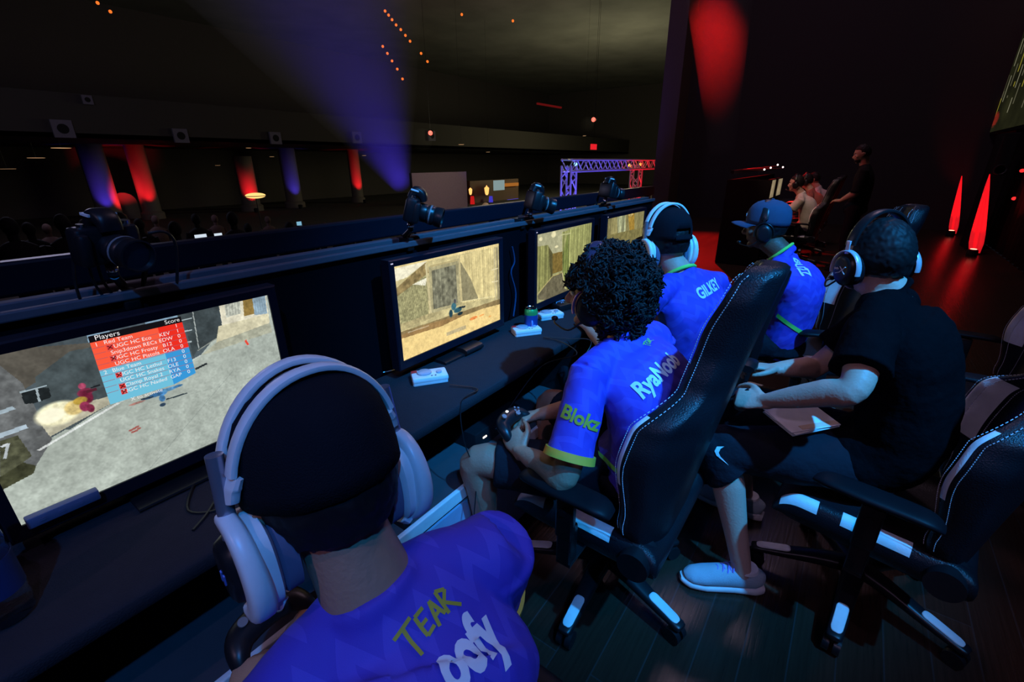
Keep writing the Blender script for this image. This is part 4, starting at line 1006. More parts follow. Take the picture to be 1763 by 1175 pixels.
a = MB(); a.lathe([(.0235, .0), (.026, .004), (.0325, .012), (.033, .02), (.033, .085)], (0, 0, 0), n=36); cb = local(a, 'can_body', mat('blue_can_paint', (.03, .10, .45), .3, .5), can)
a = MB(); a.lathe([(.033, .085), (.033, .100), (.0325, .104), (.027, .114)], (0, 0, 0), n=36); local(a, 'green_shoulder', mat('green_can_paint', (.05, .45, .12), .3, .4), can)
a = MB(); a.lathe([(.027, .114), (.0275, .118), (.0265, .119), (.0245, .116), (.001, .1155)], (0, 0, 0), n=36); a.box((-.004, 0, .117), (.016, .010, .002)); local(a, 'lid', M_chrome, can)
a = MB(); a.ell((-.024, -.0225, .045), (.013, .006, .018), RZ(.75)@Matrix.Identity(3), 16, 10); local(a, 'printed_emblem', mat('light_blue_print', (.15, .3, .85), .4), can)
a = MB()
for k, x in enumerate((.0, .014, .024)): a.box((.0335*math.sin(1.0+k*.28), -.0335*math.cos(1.0+k*.28), .055), (.004, .0012, .03), RZ(1.0+k*.28))
local(a, 'printed_stripe', M_white, can)
bx = thing('small_black_box', 'small black box with a pale line logo before the third monitor', 'box', at(968, 531), -.3)
a = MB(); a.box((0, 0, .018), (.13, .10, .036), bev=.004); local(a, 'case', M_blackp, bx)
a = MB(); a.tube([(-.045, .0, .0365), (-.03, .018, .0365), (-.01, .018, .0365), (-.005, .0, .0365), (-.02, -.012, .0365)], .0016, 6, smooth=4); a.tube([(.0, -.01, .0365), (.012, .02, .0365), (.03, .02, .0365), (.028, .0, .0365)], .0016, 6, smooth=4); a.tube([(-.045, .03, .0365), (.04, .034, .0365)], .001, 5); local(a, 'line_logo', mat('pale_blue_print', (.4, .55, .8), .5), bx)
a = MB(); a.loft([at(806, 606)+V((-.05, 0, .018)), at(806, 606)+V((.06, 0, .018))], [(.04, .016)]*2, (0, 1, 0), n=24, sub=1, power=2.4); tag(a.build('computer_mouse', M_blackp), 'black mouse on the desk below the second monitor', 'mouse')
# game consoles on the lower shelf
for px, py, lab in ((818, 704, 'black game console with a lit front bar, on the shelf under the second monitor'), (1000, 600, 'black game console on the shelf under the third monitor')):
    q = P(px, py, z=.53); t = thing('game_console', lab, 'console', (q.x, 1.20, .44), 0, 'game consoles on the lower shelf')
    a = MB(); a.box((0, 0, .042), (.32, .24, .078), bev=.004); local(a, 'case', M_blackp, t)
    a = MB(); a.box((-.10, -.1215, .045), (.022, .003, .006)); local(a, 'power_light', glow('warm_led', (1, .85, .65), 4), t)
    a = MB(); a.box((.04, -.1205, .045), (.13, .002, .003)); local(a, 'disc_slot', M_grey, t)
# water bottle
wb = thing('water_bottle', 'clear plastic water bottle with a blue label at the near end of the desk', 'bottle', tuple(P(14, 1062, z=.80)))
wb.scale = (1.25, 1.25, 1.15)
M_clear = mat('clear_plastic', (.85, .9, 1), .06, trans=1.0)
a = MB(); a.lathe([(.001, .002), (.026, .0), (.032, .008), (.0315, .02), (.033, .03), (.031, .04), (.033, .05), (.033, .12), (.031, .13), (.033, .14), (.032, .155), (.022, .185), (.0125, .20), (.0125, .215)], (0, 0, 0), n=36); local(a, 'bottle_body', M_clear, wb)
a = MB(); a.lathe([(.0335, .055), (.0335, .118)], (0, 0, 0), n=36); local(a, 'paper_label', mat('blue_label', (.02, .04, .14), .3), wb)
a = MB(); a.lathe([(.0145, .203), (.0145, .222), (.013, .224), (.001, .224)], (0, 0, 0), n=24); local(a, 'screw_cap', M_white, wb)
# cables
def cable(name, label, pts, r=.0022, m=None, grp=None):
    a = MB(); a.tube([V(p) for p in pts], r, 6, smooth=6); return tag(a.build(name, m or M_blackp), label, 'cable', grp)
q = at(935, 585)
cable('cable', 'black cable from the can side amplifier to the curly haired player', [q+V((0, 0, .012)), q+V((.06, -.10, .006)), q+V((.10, -.20, .0)), (1.62, .86, .70), (1.45, .74, .72)])
cable('cable', 'thin black cable looping off the desk below the drink can', [q+V((0, 0, .012)), q+V((.01, -.10, .004)), q+V((-.08, -.22, .004)), (1.5, .95, .76), (1.30, 1.0, .60)])
q = at(775, 668)
cable('cable', 'black cable hanging off the desk before the second monitor', [q+V((0, 0, .012)), q+V((.04, -.10, .006)), (1.02, .97, .80), (.98, .93, .68), (1.0, .90, .52), (.93, .86, .30), (.96, .80, .05)])
q = at(683, 640)
cable('cable', 'short cable with a metal plug left of the second amplifier', [q+V((-.05, .02, .01)), q+V((0, .0, .01)), q+V((.04, 0, .012))], .003, M_metal)
cable('cable', 'black cable loop lying under the nearest monitor', [(.30, 1.25, .81), (.24, 1.14, .803), (.30, 1.08, .803), (.40, 1.12, .803), (.42, 1.22, .81)], .0035)
cable('cable', 'black cable curved across the desk right of the nearest monitor', [(.36, 1.30, .81), (.33, 1.18, .803), (.27, 1.10, .803), (.22, 1.06, .803)], .004)

# ------------------------------------------------------------------ cameras on arms above the partition
def dslr(loc, look, label, s=1.0, base=None):
    t = thing('camera', label, 'camera', loc, 0, 'cameras clamped above the monitors')
    d = (V(look)-V(loc)).normalized(); sd, up, _ = frame_from(d); R = Matrix((sd, d, up)).transposed(); o = V(loc)
    def w(x, y, z): return o+R@(V((x, y, z))*s)
    a = MB(); a.box(w(0, 0, 0), (.140*s, .048*s, .092*s), R, bev=.012*s); a.box(w(.058, .022, -.004), (.026*s, .030*s, .080*s), R, bev=.01*s); par(a.build('camera_body', mat('camera_black', (.008, .008, .010), .4, spec=.35)), t)
    a = MB(); a.loft([w(0, -.02, .04), w(0, -.004, .068), w(0, .022, .062), w(0, .034, .038)], [(.030*s, .012*s), (.028*s, .020*s), (.026*s, .018*s), (.024*s, .010*s)], R.col[0], n=20, power=3); par(a.build('prism_housing', mat('camera_black', (.008, .008, .010), .4, spec=.35)), t)
    a = MB(); a.box(w(0, -.004, .073), (.062*s, .030*s, .006*s), R); par(a.build('white_top_plate', M_white, smooth=False), t)  # white plate puts the light on the camera top into colour
    a = MB(); a.lathe([(.034*s, 0), (.036*s, .01*s), (.036*s, .030*s), (.034*s, .034*s), (.037*s, .036*s), (.038*s, .060*s), (.035*s, .064*s), (.038*s, .068*s), (.040*s, .095*s), (.036*s, .096*s), (.032*s, .085*s)], w(0, .022, -.004), d, n=36); ln = a.build('lens', M_blackp); par(ln, t)
    a = MB(); a.lathe([(.001, .0), (.020*s, .004*s), (.032*s, 0)], w(0, .100, -.004), -d, n=30); par(a.build('front_glass', mat('lens_glass', (.01, .01, .03), .04, coat=1)), ln)
    a = MB(); a.lathe([(.0385*s, 0), (.0392*s, .003*s), (.0385*s, .006*s)], w(0, .066, -.004), d, n=30); par(a.build('focus_ring', M_grey), ln)
    for x, r_ in ((-.05, .011), (.045, .008)):
        a = MB(); a.lathe([(r_*s, 0), (r_*s, .010*s), (.001, .010*s)], w(x, 0, .044), up, n=18); par(a.build('dial', M_metal), t)
    a = MB(); b0 = V(base if base else (loc[0]+.03, 1.405, 1.29)); m1 = w(0, 0, -.060)
    a.ell(w(0, 0, -.056), .013*s, n=12, m=8); a.tube([m1, m1+V((0, .0, -.02))], .012*s, 10); a.tube([m1+V((0, 0, -.02)), b0+V((0, 0, .03))], .010, 10); a.box(b0, (.035, .07, .05), bev=.005); par(a.build('clamp_arm', M_darkmetal), t)
    a = MB(); a.ell(m1+V((0, 0, -.005)), .014*s, n=12, m=8); par(a.build('ball_head', M_chrome), t)
    # strap hanging
    a = MB(); a.tube([w(-.072, 0, .02), w(-.085, -.005, -.06), w(-.07, -.01, -.13), w(-.082, 0, -.06+.02), w(-.072, 0, .03)], .005*s, 6, smooth=4); par(a.build('strap', M_blackm), t)
    return t
c1 = P(183, 420, y=1.34); dslr(c1, (c1.x+.30, .2, 1.20), 'nearest black camera clamped above the scoreboard monitor', .90, (c1.x+.02, 1.405, 1.27))
c2 = P(712, 360, y=1.34); dslr(c2, (c2.x+.62, .5, 1.10), 'black camera on an arm above the second monitor', .95, (c2.x+.0, 1.405, 1.28))
c3 = P(918, 345, y=1.34); dslr(c3, (c3.x+1.0, .6, 1.05), 'black camera on an arm between the second and third monitors', 1.0, (c3.x-.04, 1.405, 1.28))
c4 = P(1046, 328, y=1.36); dslr(c4, (c4.x+1.2, .7, 1.10), 'farthest black camera, above the fourth monitor', 1.0, (c4.x+.02, 1.405, 1.28))
A = P(882, 425, y=1.36); cable('cable', 'dark blue cable dangling between the second and third monitors', [A, P(886, 450, y=1.36), P(880, 470, y=1.36), P(888, 505, y=1.35), P(884, 545, y=1.33)], .004, mat('blue_cable', (.03, .06, .14), .25))
for k, (a0, a1) in enumerate((((125, 425), (150, 545)), ((150, 440), (185, 520)), ((165, 440), (200, 515)))):
    A = P(*a0, y=1.34); B = P(*a1, y=1.39); cable('cable', 'thin black strap cord hanging from the nearest camera', [A, A.lerp(B, .5)+V((-.01, -.01, 0)), B], .003, grp='cords under the nearest camera')
A = P(255, 402, y=1.34); cable('cable', 'black cable arching down right of the nearest camera', [A, P(285, 400, y=1.34), P(303, 425, y=1.35), P(305, 500, y=1.37)], .0035)

# ------------------------------------------------------------------ chairs
def seat_height(t, dz):
    t.location.z = dz
    for c in t.children:
        if c.name.startswith(('base_leg', 'caster')): c.location.z = -dz
_dup = dup
def dup(root, loc, rz, label, group=None):
    r = _dup(root, loc, rz, label, group)
    if root['category'] == 'chair': seat_height(r, loc[2])
    return r
gaming_chair('black and white gaming chair behind the curly haired player', (1.32, .52, 0), 0)
ch = [o for o in bpy.data.objects if o.name == 'gaming_chair'][0]
GC = 'gaming chairs along the player desks'
dup(ch, (.13, .31, -.06), 0, 'gaming chair of the nearest player, only its base and arm in view', GC)
dup(ch, (2.34, .58, -.19), -.25, 'gaming chair of the player named GILKEY, mostly hidden behind the tall stitched backrest', GC)
dup(ch, (3.20, .09, .02), .36, 'gaming chair under the player in the blue cap', GC)
dup(ch, (1.83, -.28, -.02), -.16, 'gaming chair under the man in the black shirt', GC)
dup(ch, (3.0, -.63, -.001), .0, 'empty gaming chair at the right, behind the man in the black shirt', GC)

# ------------------------------------------------------------------ the players
def flatd(az, tilt=0): return V((math.cos(az)*math.cos(tilt), math.sin(az)*math.cos(tilt), math.sin(tilt)))
D = math.radians
J1 = dict(pelvis=(.16, .36, .55), belly=(.17, .31, .68), chest=(.20, .33, .90), neck=(.244, .415, 1.045), head=(.246, .486, 1.188), face=flatd(D(84), -.22), up=(0, .05, 1),
          shL=(.085, .425, .955), shR=(.415, .345, 1.005), elL=(.055, .52, .73), elR=(.475, .44, .755), wrL=(.125, .655, .71), wrR=(.315, .665, .71), handL=((.45, .6, .1), (-.2, -.2, 1), (1, 0, .2), (.9, .9, .9, .9)), handR=((-.5, .55, .1), (.2, -.2, 1), (-1, 0, .2), (.9, .9, .9, .9)),
          kneeL=(-.02, .80, .55), kneeR=(.36, .80, .55), ankL=(-.02, .78, .10), ankR=(.36, .78, .10), toeL=(-.02, 1.0, .0), toeR=(.38, 1.0, .0), fat=1.05, eyes=0, hs=1.02)
person('person in the foreground seen from behind, black cap, purple jersey lettered oofy', J1, M_skin_m, (.16, .34, 0), 'players seated along the desk', top=M_jersey, cuff=M_yellow, shoes=(M_blackm, M_sole), vox=.0055)
cap(J1, M_cap, s=1.03, visor=True, tilt=-.05)
headset_white(J1, 'white gaming headset over the black cap of the nearest player', tilt=.16, mic=True, w=.096)
letter(J1, 'oofy', (804, 1122), (850, 1076), .080, M_name, xs=.68, bold=.045)
letter(J1, '', (738, 1072), (768, 1036), .034, M_tagy, 'team')

J2 = dict(pelvis=(1.34, .48, .565), belly=(1.33, .40, .68), chest=(1.32, .42, .88), neck=(1.325, .53, 1.035), head=(1.340, .625, 1.175), face=flatd(D(104), -.06), up=(0, .25, 1),
          shL=(1.13, .545, .970), shR=(1.52, .48, .99), elL=(.975, .53, .71), elR=(1.50, .62, .71), wrL=(1.045, .735, .675), wrR=(1.255, .79, .70),
          handL=((.35, .6, .18), (-.75, -.05, .7), (.2, .2, 1), (.75, .9, 1.0, 1.0), .3), handR=((-.55, .30, .0), (.35, .1, .9), (-.1, .6, .6), (.7, .9, 1.0, 1.0), .3),
          kneeL=(1.03, .91, .575), kneeR=(1.56, .93, .57), ankL=(1.08, .92, .11), ankR=(1.52, .92, .11), toeL=(1.05, 1.1, 0), toeR=(1.55, 1.1, 0), hs=1.0)
person('curly haired person in a purple jersey lettered RyaNoob, holding a game controller', J2, M_skin_m, (1.33, .46, 0), 'players seated along the desk', top=M_jersey, sleeve=.80, hair=None, cuff=M_yellow, collar=M_yellow, legs='short', shoes=(M_blackm, M_sole), vox=.005)
fluff(J2, scale=1.07)
headset_black(J2, 'black gaming headset half buried in curly hair', 1.13, w=.098, ring=mat('plum_metal', (.35, .16, .30), .25, .6), bandm=mat('plum_plastic', (.06, .03, .06), .25), forward=.006)
letter(J2, 'RyaNoob', (1136, 641), (1160, 618), .072, M_name)
letter(J2, '', (1116, 592), (1126, 580), .022, M_tag, 'team')
letter(J2, 'Blokz', (1000, 722), (1030, 733), .055, M_tagy, 'sleeve_lettering', xs=.9)
strip_on(J2, 'green_stripe', M_green, P(1045, 810, x=1.16), V((.2, -1, 0)), V((0, 0, 1)), .12, .016, wave=.012)
for k in range(5): strip_on(J2, 'blue_stripe', mat('blue_stripe_cloth', (.06, .08, .7), .7), P(1010+14*k, 850-13*k, x=1.17), V((.2, -.9, -.35)), V((0, -.2, 1)), .07, .007)

J3 = dict(pelvis=(2.18, .64, .50), belly=(2.13, .52, .64), chest=(2.10, .50, .88), neck=(2.085, .575, 1.09), head=(2.09, .665, 1.235), hs=1.06, face=flatd(D(56), -.12), up=(0, .05, 1),
          shL=(1.905, .63, 1.035), shR=(2.29, .46, 1.025), elL=(1.80, .78, .80), elR=(2.34, .62, .78), wrL=(1.92, .95, .82), wrR=(2.20, .90, .82), handL=((.5, .5, 0), (0, 0, 1), (1, 0, 0)), handR=((-.4, .5, 0), (0, 0, 1), (-1, 0, 0)),
          kneeL=(1.95, 1.02, .54), kneeR=(2.35, 1.02, .54), ankL=(1.95, .98, .1), ankR=(2.35, .98, .1), toeL=(1.95, 1.2, 0), toeR=(2.35, 1.2, 0), eyes=0)
person('person in a black cap and white headset, purple jersey lettered GILKEY', J3, M_skin_l, (2.13, .62, 0), 'players seated along the desk', top=M_jersey, hair='short', cuff=M_green, collar=M_green, shoes=(M_blackm, M_sole))
cap(J3, M_cap, opening=True, tilt=.05)
headset_white(J3, 'white gaming headset worn over the cap of the player lettered GILKEY', tilt=.10, mic=False)
letter(J3, 'GILKEY', (1222, 497), (1238, 485), .070, M_name)
letter(J3, '', (1203, 459), (1210, 452), .022, M_tag, 'team')
letter(J3, 'okz', (1136, 573), (1146, 575), .065, M_tag, 'sleeve_lettering')
strip_on(J3, 'green_stripe', M_green, P(1180, 615, x=2.0), V((.6, -.8, -.1)), V((0, 0, 1)), .16, .018, wave=-.02)

J4 = dict(pelvis=(2.98, .22, .57), belly=(2.96, .19, .68), chest=(2.94, .17, .90), neck=(2.92, .275, 1.085), head=(2.90, .385, 1.235), face=flatd(D(93), -.08), up=(0, .10, 1),
          shL=(2.74, .27, 1.0), shR=(3.11, .25, 1.0), elL=(2.71, .36, .72), elR=(3.15, .42, .74), wrL=(2.80, .60, .74), wrR=(3.03, .66, .76), handL=((.4, .6, 0), (-.3, 0, 1), (1, 0, 0)), handR=((-.4, .6, 0), (0, 0, 1), (-1, 0, 0)),
          kneeL=(2.83, .56, .56), kneeR=(3.17, .58, .56), ankL=(2.83, .55, .1), ankR=(3.17, .55, .1), toeL=(2.83, .8, 0), toeR=(3.17, .8, 0))
person('person in profile wearing a navy cap, black headset and purple jersey', J4, M_skin_d, (2.99, .10, 0), 'players seated along the desk', top=M_jersey, hair='short', cuff=M_green, collar=M_green, shoes=(M_blackm, M_sole), vox=.0055)
cap(J4, M_navy, tilt=.12, badge=mat('pale_cap_print', (.5, .6, .7), .6))
headset_black(J4, 'black gaming headset over the navy cap of the farthest player', 1.0)
letter(J4, 'okz', (1341, 495), (1352, 497), .07, M_tag, 'sleeve_lettering')
strip_on(J4, 'green_stripe', M_green, P(1365, 560, x=2.86), V((.3, -.95, -.25)), V((0, 0, 1)), .22, .022, slant=-.35)
strip_on(J4, 'green_hem', M_green, P(1352, 612, x=2.85), V((.3, -.95, 0)), V((0, 0, 1)), .18, .018)
letter(J4, 'BUZZ', (1378, 462), (1386, 470), .07, M_name)

J5 = dict(pelvis=(1.86, -.20, .58), belly=(1.87, -.28, .70), chest=(1.88, -.24, .98), neck=(1.915, -.150, 1.160), head=(1.925, -.085, 1.268), face=flatd(D(44), -.06), up=(0, .03, 1),
          shL=(1.70, -.115, 1.095), shR=(2.09, -.19, 1.09), elL=(1.525, -.10, .955), elR=(2.06, .0, .80), wrL=(1.575, .115, .825), wrR=(1.86, .12, .835),
          handL=((.05, .75, -.12), (-.6, -.1, .75), (.6, .3, .5), (1.1, 1.25, 1.3, 1.3), .7), handR=((-.35, .7, .05), (.15, .1, .95), (-.6, .5, .3), (.35, .5, .65, .7), .5),
          kneeL=(1.62, .22, .575), kneeR=(2.02, .26, .57), ankL=(1.585, .075, .115), ankR=(2.05, .15, .11), toeL=(1.47, .30, 0), toeR=(2.05, .4, 0), fat=1.12, slv=1.12, hs=1.02)
person('seated man in a black shirt and dark shorts, hands over a white pad', J5, M_skin_l, (1.86, -.22, 0), None, top=M_blacks, sleeve=.72, hair='short', beard=True, legs='shorts', shoes=(M_shoe, M_sole, mat('violet_laces', (.25, .2, .6), .8)), vox=.005, folds=.018)
headset_black(J5, 'black gaming headset with a silver ring and crossed logo on the ear cup', 1.06, logo=True, ring=mat('satin_silver', (.62, .60, .66), .3, .3))
# sportswear tick on the shorts
t = MB(); sw = [(-.030, .012), (-.022, -.002), (-.010, -.010), (.004, -.006), (.040, .018), (.000, -.018), (-.016, -.022), (-.030, -.012)]
n = len(sw); t.add([V((a, b, 0)) for a, b in sw], [tuple(range(n))]); sm_ = t.build('tick_logo', M_white, None, smooth=False, fix=False)
bm = bmesh.new(); bm.from_mesh(sm_.data); bmesh.ops.triangulate(bm, faces=bm.faces)
for _ in range(2): bmesh.ops.subdivide_edges(bm, edges=bm.edges, cuts=1); bmesh.ops.triangulate(bm, faces=bm.faces)
bm.to_mesh(sm_.data); bm.free()
_o, _n = hit(J5['legs_obj'], 1243, 784)
if _o is not None:
    _x = (V((-.02, -.25, -1))-_n*V((-.02, -.25, -1)).dot(_n)).normalized(); cling(sm_, J5['legs_obj'], _o, _x, _n.cross(_x), .003, J5['legs_obj'])

# controllers, pen, paper
def controller(loc, R, label):
    t = thing('game_controller', label, 'controller', loc); o = V(loc)
    a = MB(); a.loft([o+R@V((-.072, -.045, -.012)), o+R@V((-.066, -.015, .0)), o+R@V((-.045, .010, .002)), o+R@V((0, .018, .003)), o+R@V((.045, .010, .002)), o+R@V((.066, -.015, 0)), o+R@V((.072, -.045, -.012))],
                     [(.014, .013), (.020, .018), (.028, .019), (.030, .018), (.028, .019), (.020, .018), (.014, .013)], R.col[1], n=18); par(a.build('controller_body', M_blackp), t)
    for x, y in ((-.038, .022), (.020, .0)):
        a = MB(); a.cyl(o+R@V((x, y, .016)), o+R@V((x, y, .026)), .005, n=12); a.cyl(o+R@V((x, y, .026)), o+R@V((x, y, .030)), .009, n=16); par(a.build('thumbstick', M_grey), t)
    a = MB(); a.cyl(o+R@V((0, .032, .017)), o+R@V((0, .032, .0195)), .006, n=14); par(a.build('home_light', glow('white_led2', (1, 1, 1), 3)), t)
    for k in range(4):
        a = MB(); a.cyl(o+R@V((.042+.010*math.cos(k*PI/2), .018+.010*math.sin(k*PI/2), .016)), o+R@V((.042+.010*math.cos(k*PI/2), .018+.010*math.sin(k*PI/2), .021)), .0042, n=10); par(a.build('button', M_grey), t)
    return t
Rc = rotm((.9, .05, 0), (.0, .9, .40))
controller((1.135, .835, .715), Rc, 'black game controller held by the curly haired player')
controller((.225, .765, .735), Rc, 'black game controller in the hands of the nearest player')
nb = thing('notebook', 'open white paper pad on the lap of the man in the black shirt', 'notebook', (1.70, .02, .69))
q0 = P(1378, 722, z=.71); Rn = rotm((.75, -.60, .02), (.60, .75, .12))
for nm, dz, rr, m in (('cover', 0, 0, M_white), ('page', .006, .06, M_paper), ('page', .010, -.05, M_paper)):
    a = MB(); a.box(q0+V((0, 0, dz)), (.20, .14, .004), RZ(rr)@Rn, bev=.001); par(a.build(nm, m, smooth=False), nb)
a = MB(); a.box(q0+Rn@V((.02, -.055, .013)), (.15, .02, .001), RZ(-.05)@Rn); par(a.build('cream_strip', mat('cream_paper', (.7, .55, .4), .8), smooth=False), nb)
a = MB(); hp = V((1.59, .20, .80)); a.tube([hp+V((.005, -.03, .045)), hp+V((.005, .035, -.015)), hp+V((.005, .045, -.026))], [.0045, .0042, .001], 10); tag(a.build('pen', M_blackp), 'dark pen in the fist of the man in the black shirt', 'pen')
a = MB(); c_ = V((1.80, .21, .85)); a.loft([c_+V((-.045, 0, 0)), c_, c_+V((.045, 0, 0))], [(.03, .014), (.035, .018), (.03, .014)], (0, 1, 0), n=16); tag(a.build('hand_controller', M_blackp), 'black hand controller in the far hand of the man in black', 'controller')

# ------------------------------------------------------------------ the rival team across the stage
fd = thing('gaming_desk', 'dark end-on player desk across the stage with a black side panel', 'desk', (9.5, 1.35, 0))
a = MB(); a.box((8.12, 1.42, .66), (.06, .62, 1.30)); a.box((10.2, 1.68, .66), (4.2, .05, 1.30)); par(a.build('side_panel', M_blackm, smooth=False), fd)
a = MB(); a.box((10.2, 1.38, .77), (4.1, .55, .05)); par(a.build('desk_top_cloth', M_cloth, smooth=False), fd)
a = MB(); a.box((10.2, 1.68, 1.42), (4.2, .05, .05)); par(a.build('top_rail', M_darkmetal, smooth=False), fd)
pf = Paint(40, 24); pf.poly([(0, 0), (1, 0), (1, 1), (0, 1)], '8c7c60', .3, 8, 2)
for k, x0 in enumerate((8.4, 9.35, 10.3, 11.25)):
    t = thing('monitor', ['nearest', 'second', 'third', 'farthest'][k]+' monitor of the rival desk, seen edge on', 'monitor', (x0+.3, 1.45, .8), 0, 'rival team monitors')
    a = MB(); a.box((x0+.3, 1.45, 1.06), (.62, .05, .38)); a.box((x0+.3, 1.47, .83), (.2, .12, .06)); par(a.build('back_cover', M_blackp, smooth=False), t)
    screen_mesh('screen', pf, (x0+.02, 1.42, 1.23), (.56, 0, 0), (0, 0, -.33), t)
def rival(x, y, top, label, hz=1.25, hair=True):
    J = dict(pelvis=(x+.02, y-.14, .57), belly=(x, y-.20, .68), chest=(x, y-.16, .90), neck=(x, y-.04, hz-.16), head=(x, y+.06, hz), face=flatd(D(90), -.1), up=(0, 0, 1),
             shL=(x-.19, y-.06, hz-.235), shR=(x+.19, y-.06, hz-.235), elL=(x-.22, y+.08, .78), elR=(x+.22, y+.08, .78), wrL=(x-.08, y+.32, .82), wrR=(x+.08, y+.32, .82), handL=((.3, .6, 0), (0, 0, 1), (1, 0, 0)), handR=((-.3, .6, 0), (0, 0, 1), (-1, 0, 0)),
             kneeL=(x-.16, y+.34, .56), kneeR=(x+.16, y+.34, .56), ankL=(x-.16, y+.34, .1), ankR=(x+.16, y+.34, .1), toeL=(x-.16, y+.6, 0), toeR=(x+.16, y+.6, 0))
    person(label, J, M_skin_l, (x, y, 0), 'rival players across the stage', top=top, hair='short', shoes=(M_blackm, M_sole), vox=.012, smooth=2, legs='trousers', folds=.01); return J
M_pale = mat('pale_shirt_cloth', (.55, .50, .46), .85)
Ja = rival(8.62, .78, M_pale, 'rival player in a pale shirt nearest across the stage'); headset_black(Ja, 'headset on the nearest rival player in the pale shirt')
Jb = rival(9.75, .75, mat('rust_shirt_cloth', (.30, .08, .06), .85), 'rival player in a red shirt behind the pale shirted one'); headset_black(Jb, 'headset on the rival player in red')
Jc = rival(10.8, .72, M_pale, 'farthest rival player, mostly hidden behind the others')
for k, (x, lab) in enumerate(((8.72, 'white edged gaming chair of the nearest rival player'), (9.85, 'white edged gaming chair of the second rival player'), (10.9, 'white edged gaming chair of the farthest rival player'))):
    dup(ch, (x, .68, -.001), 0, lab, 'gaming chairs of the rival team')
JS = dict(pelvis=(8.55, .02, .92), belly=(8.55, .0, 1.06), chest=(8.55, .0, 1.27), neck=(8.55, .04, 1.50), head=(8.54, .10, 1.66), face=flatd(D(100), -.25), up=(0, .1, 1),
          shL=(8.36, .02, 1.42), shR=(8.74, .02, 1.42), elL=(8.32, .06, 1.14), elR=(8.78, .06, 1.14), wrL=(8.40, .22, 1.02), wrR=(8.70, .22, 1.02), handL=((.2, .6, 0), (0, 0, 1), (1, 0, 0)), handR=((-.2, .6, 0), (0, 0, 1), (-1, 0, 0)),
          kneeL=(8.46, .04, .50), kneeR=(8.64, .04, .50), ankL=(8.46, .0, .1), ankR=(8.64, .0, .1), toeL=(8.46, .2, 0), toeR=(8.64, .2, 0))
person('standing person in dark clothes behind the rival team', JS, M_skin_m, (8.55, .02, 0), None, top=M_blackm, sleeve=1.0, hair='short', beard=True, shoes=(M_blackm, M_blackm), vox=.012, smooth=2, legs='trousers', folds=.01)
MIX = [o for o in bpy.data.objects if o.name == 'headset_amplifier'][0]
dup(MIX, (8.5, 1.22, .80), 0, 'headset amplifier on the rival team desk', 'rival team amplifiers')
# lamps over the rival desk
for k, (px, py) in enumerate(((1316, 292), (1327, 289), (1339, 284), (1348, 288))):
    c = P(px, py, x=8.6+.3*k); a = MB(); a.ell(c, .014, n=10, m=8); tag(a.build('small_lamp', glow('pinkish_lamp', (1, .75, .7), 3)), 'tiny lit lamp above the rival desk', 'lamp', 'tiny lamps above the rival desk')
    a = MB(); a.tube([c, c+V((.0, .0, -.02)), V((c.x, 1.68, 1.45))], .006, 6); tag(a.build('lamp_stem', M_darkmetal), 'thin dark stem holding a tiny lamp above the rival desk', 'stand', 'stems of the tiny lamps')

# glowing drape wedges and their lamps, speaker stack, big screen at the stage back
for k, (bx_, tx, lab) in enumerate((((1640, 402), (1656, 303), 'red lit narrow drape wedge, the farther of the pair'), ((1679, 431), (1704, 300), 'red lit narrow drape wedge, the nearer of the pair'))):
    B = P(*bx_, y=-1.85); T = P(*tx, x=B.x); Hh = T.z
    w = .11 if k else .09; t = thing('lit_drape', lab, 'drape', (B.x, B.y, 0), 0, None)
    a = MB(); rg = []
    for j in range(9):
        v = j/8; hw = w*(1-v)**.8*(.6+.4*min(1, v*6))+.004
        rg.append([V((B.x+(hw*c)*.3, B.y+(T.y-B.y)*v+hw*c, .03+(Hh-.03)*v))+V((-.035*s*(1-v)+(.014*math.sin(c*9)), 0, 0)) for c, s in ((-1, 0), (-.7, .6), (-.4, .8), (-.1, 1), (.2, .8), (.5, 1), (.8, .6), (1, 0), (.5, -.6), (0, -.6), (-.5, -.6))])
    a.ring(rg); m = mat('red_glow_cloth', (.9, .03, .04), .8, emit=.55, ecol=(1, .012, .022), bump=.3, bscale=12); par(a.build('drape_cloth', m), t)  # red uplight on the cloth is put in as emission
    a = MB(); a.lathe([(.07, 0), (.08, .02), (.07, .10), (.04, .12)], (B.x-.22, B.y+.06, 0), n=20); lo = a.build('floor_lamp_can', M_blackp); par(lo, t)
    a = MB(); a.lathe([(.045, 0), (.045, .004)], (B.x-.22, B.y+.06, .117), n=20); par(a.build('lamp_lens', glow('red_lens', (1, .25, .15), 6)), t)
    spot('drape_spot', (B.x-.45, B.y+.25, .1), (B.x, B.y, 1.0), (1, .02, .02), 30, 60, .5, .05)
sp_ = thing('speaker_tower', 'tall black speaker tower with red indicator lamps at the right edge', 'speaker', (12.4, -2.0, 0))
a = MB(); a.box((12.3, -2.12+.22, 1.0), (.6, .22, 2.0), bev=.02); par(a.build('cabinet', M_blackm, smooth=False), sp_)
for k in range(2):
    a = MB(); a.lathe([(.09, 0), (.095, .01), (.08, .015), (.03, -.03), (.001, -.03)], (12.0, -1.9, .55+.85*k), (-1, 0, 0), n=30); par(a.build('speaker_cone', M_blackp), sp_)
for px, py in ((1736, 388), (1746, 342), (1760, 294)):
    c = P(px, py, x=11.98); a = MB(); a.ell(c, (.02, .035, .03), n=12, m=8); tag(a.build('indicator_lamp', glow('red_dot', (1, .03, .03), 1.2)), 'small red lamp at the right edge by the black tower', 'lamp', 'red lamps on the black tower')
q0 = P(1683, 233, y=-2.0)
pb = Paint(120, 70); pb.poly([(0, 0), (1, 0), (1, 1), (0, 1)], '1c1c10', .5, 12, 2)
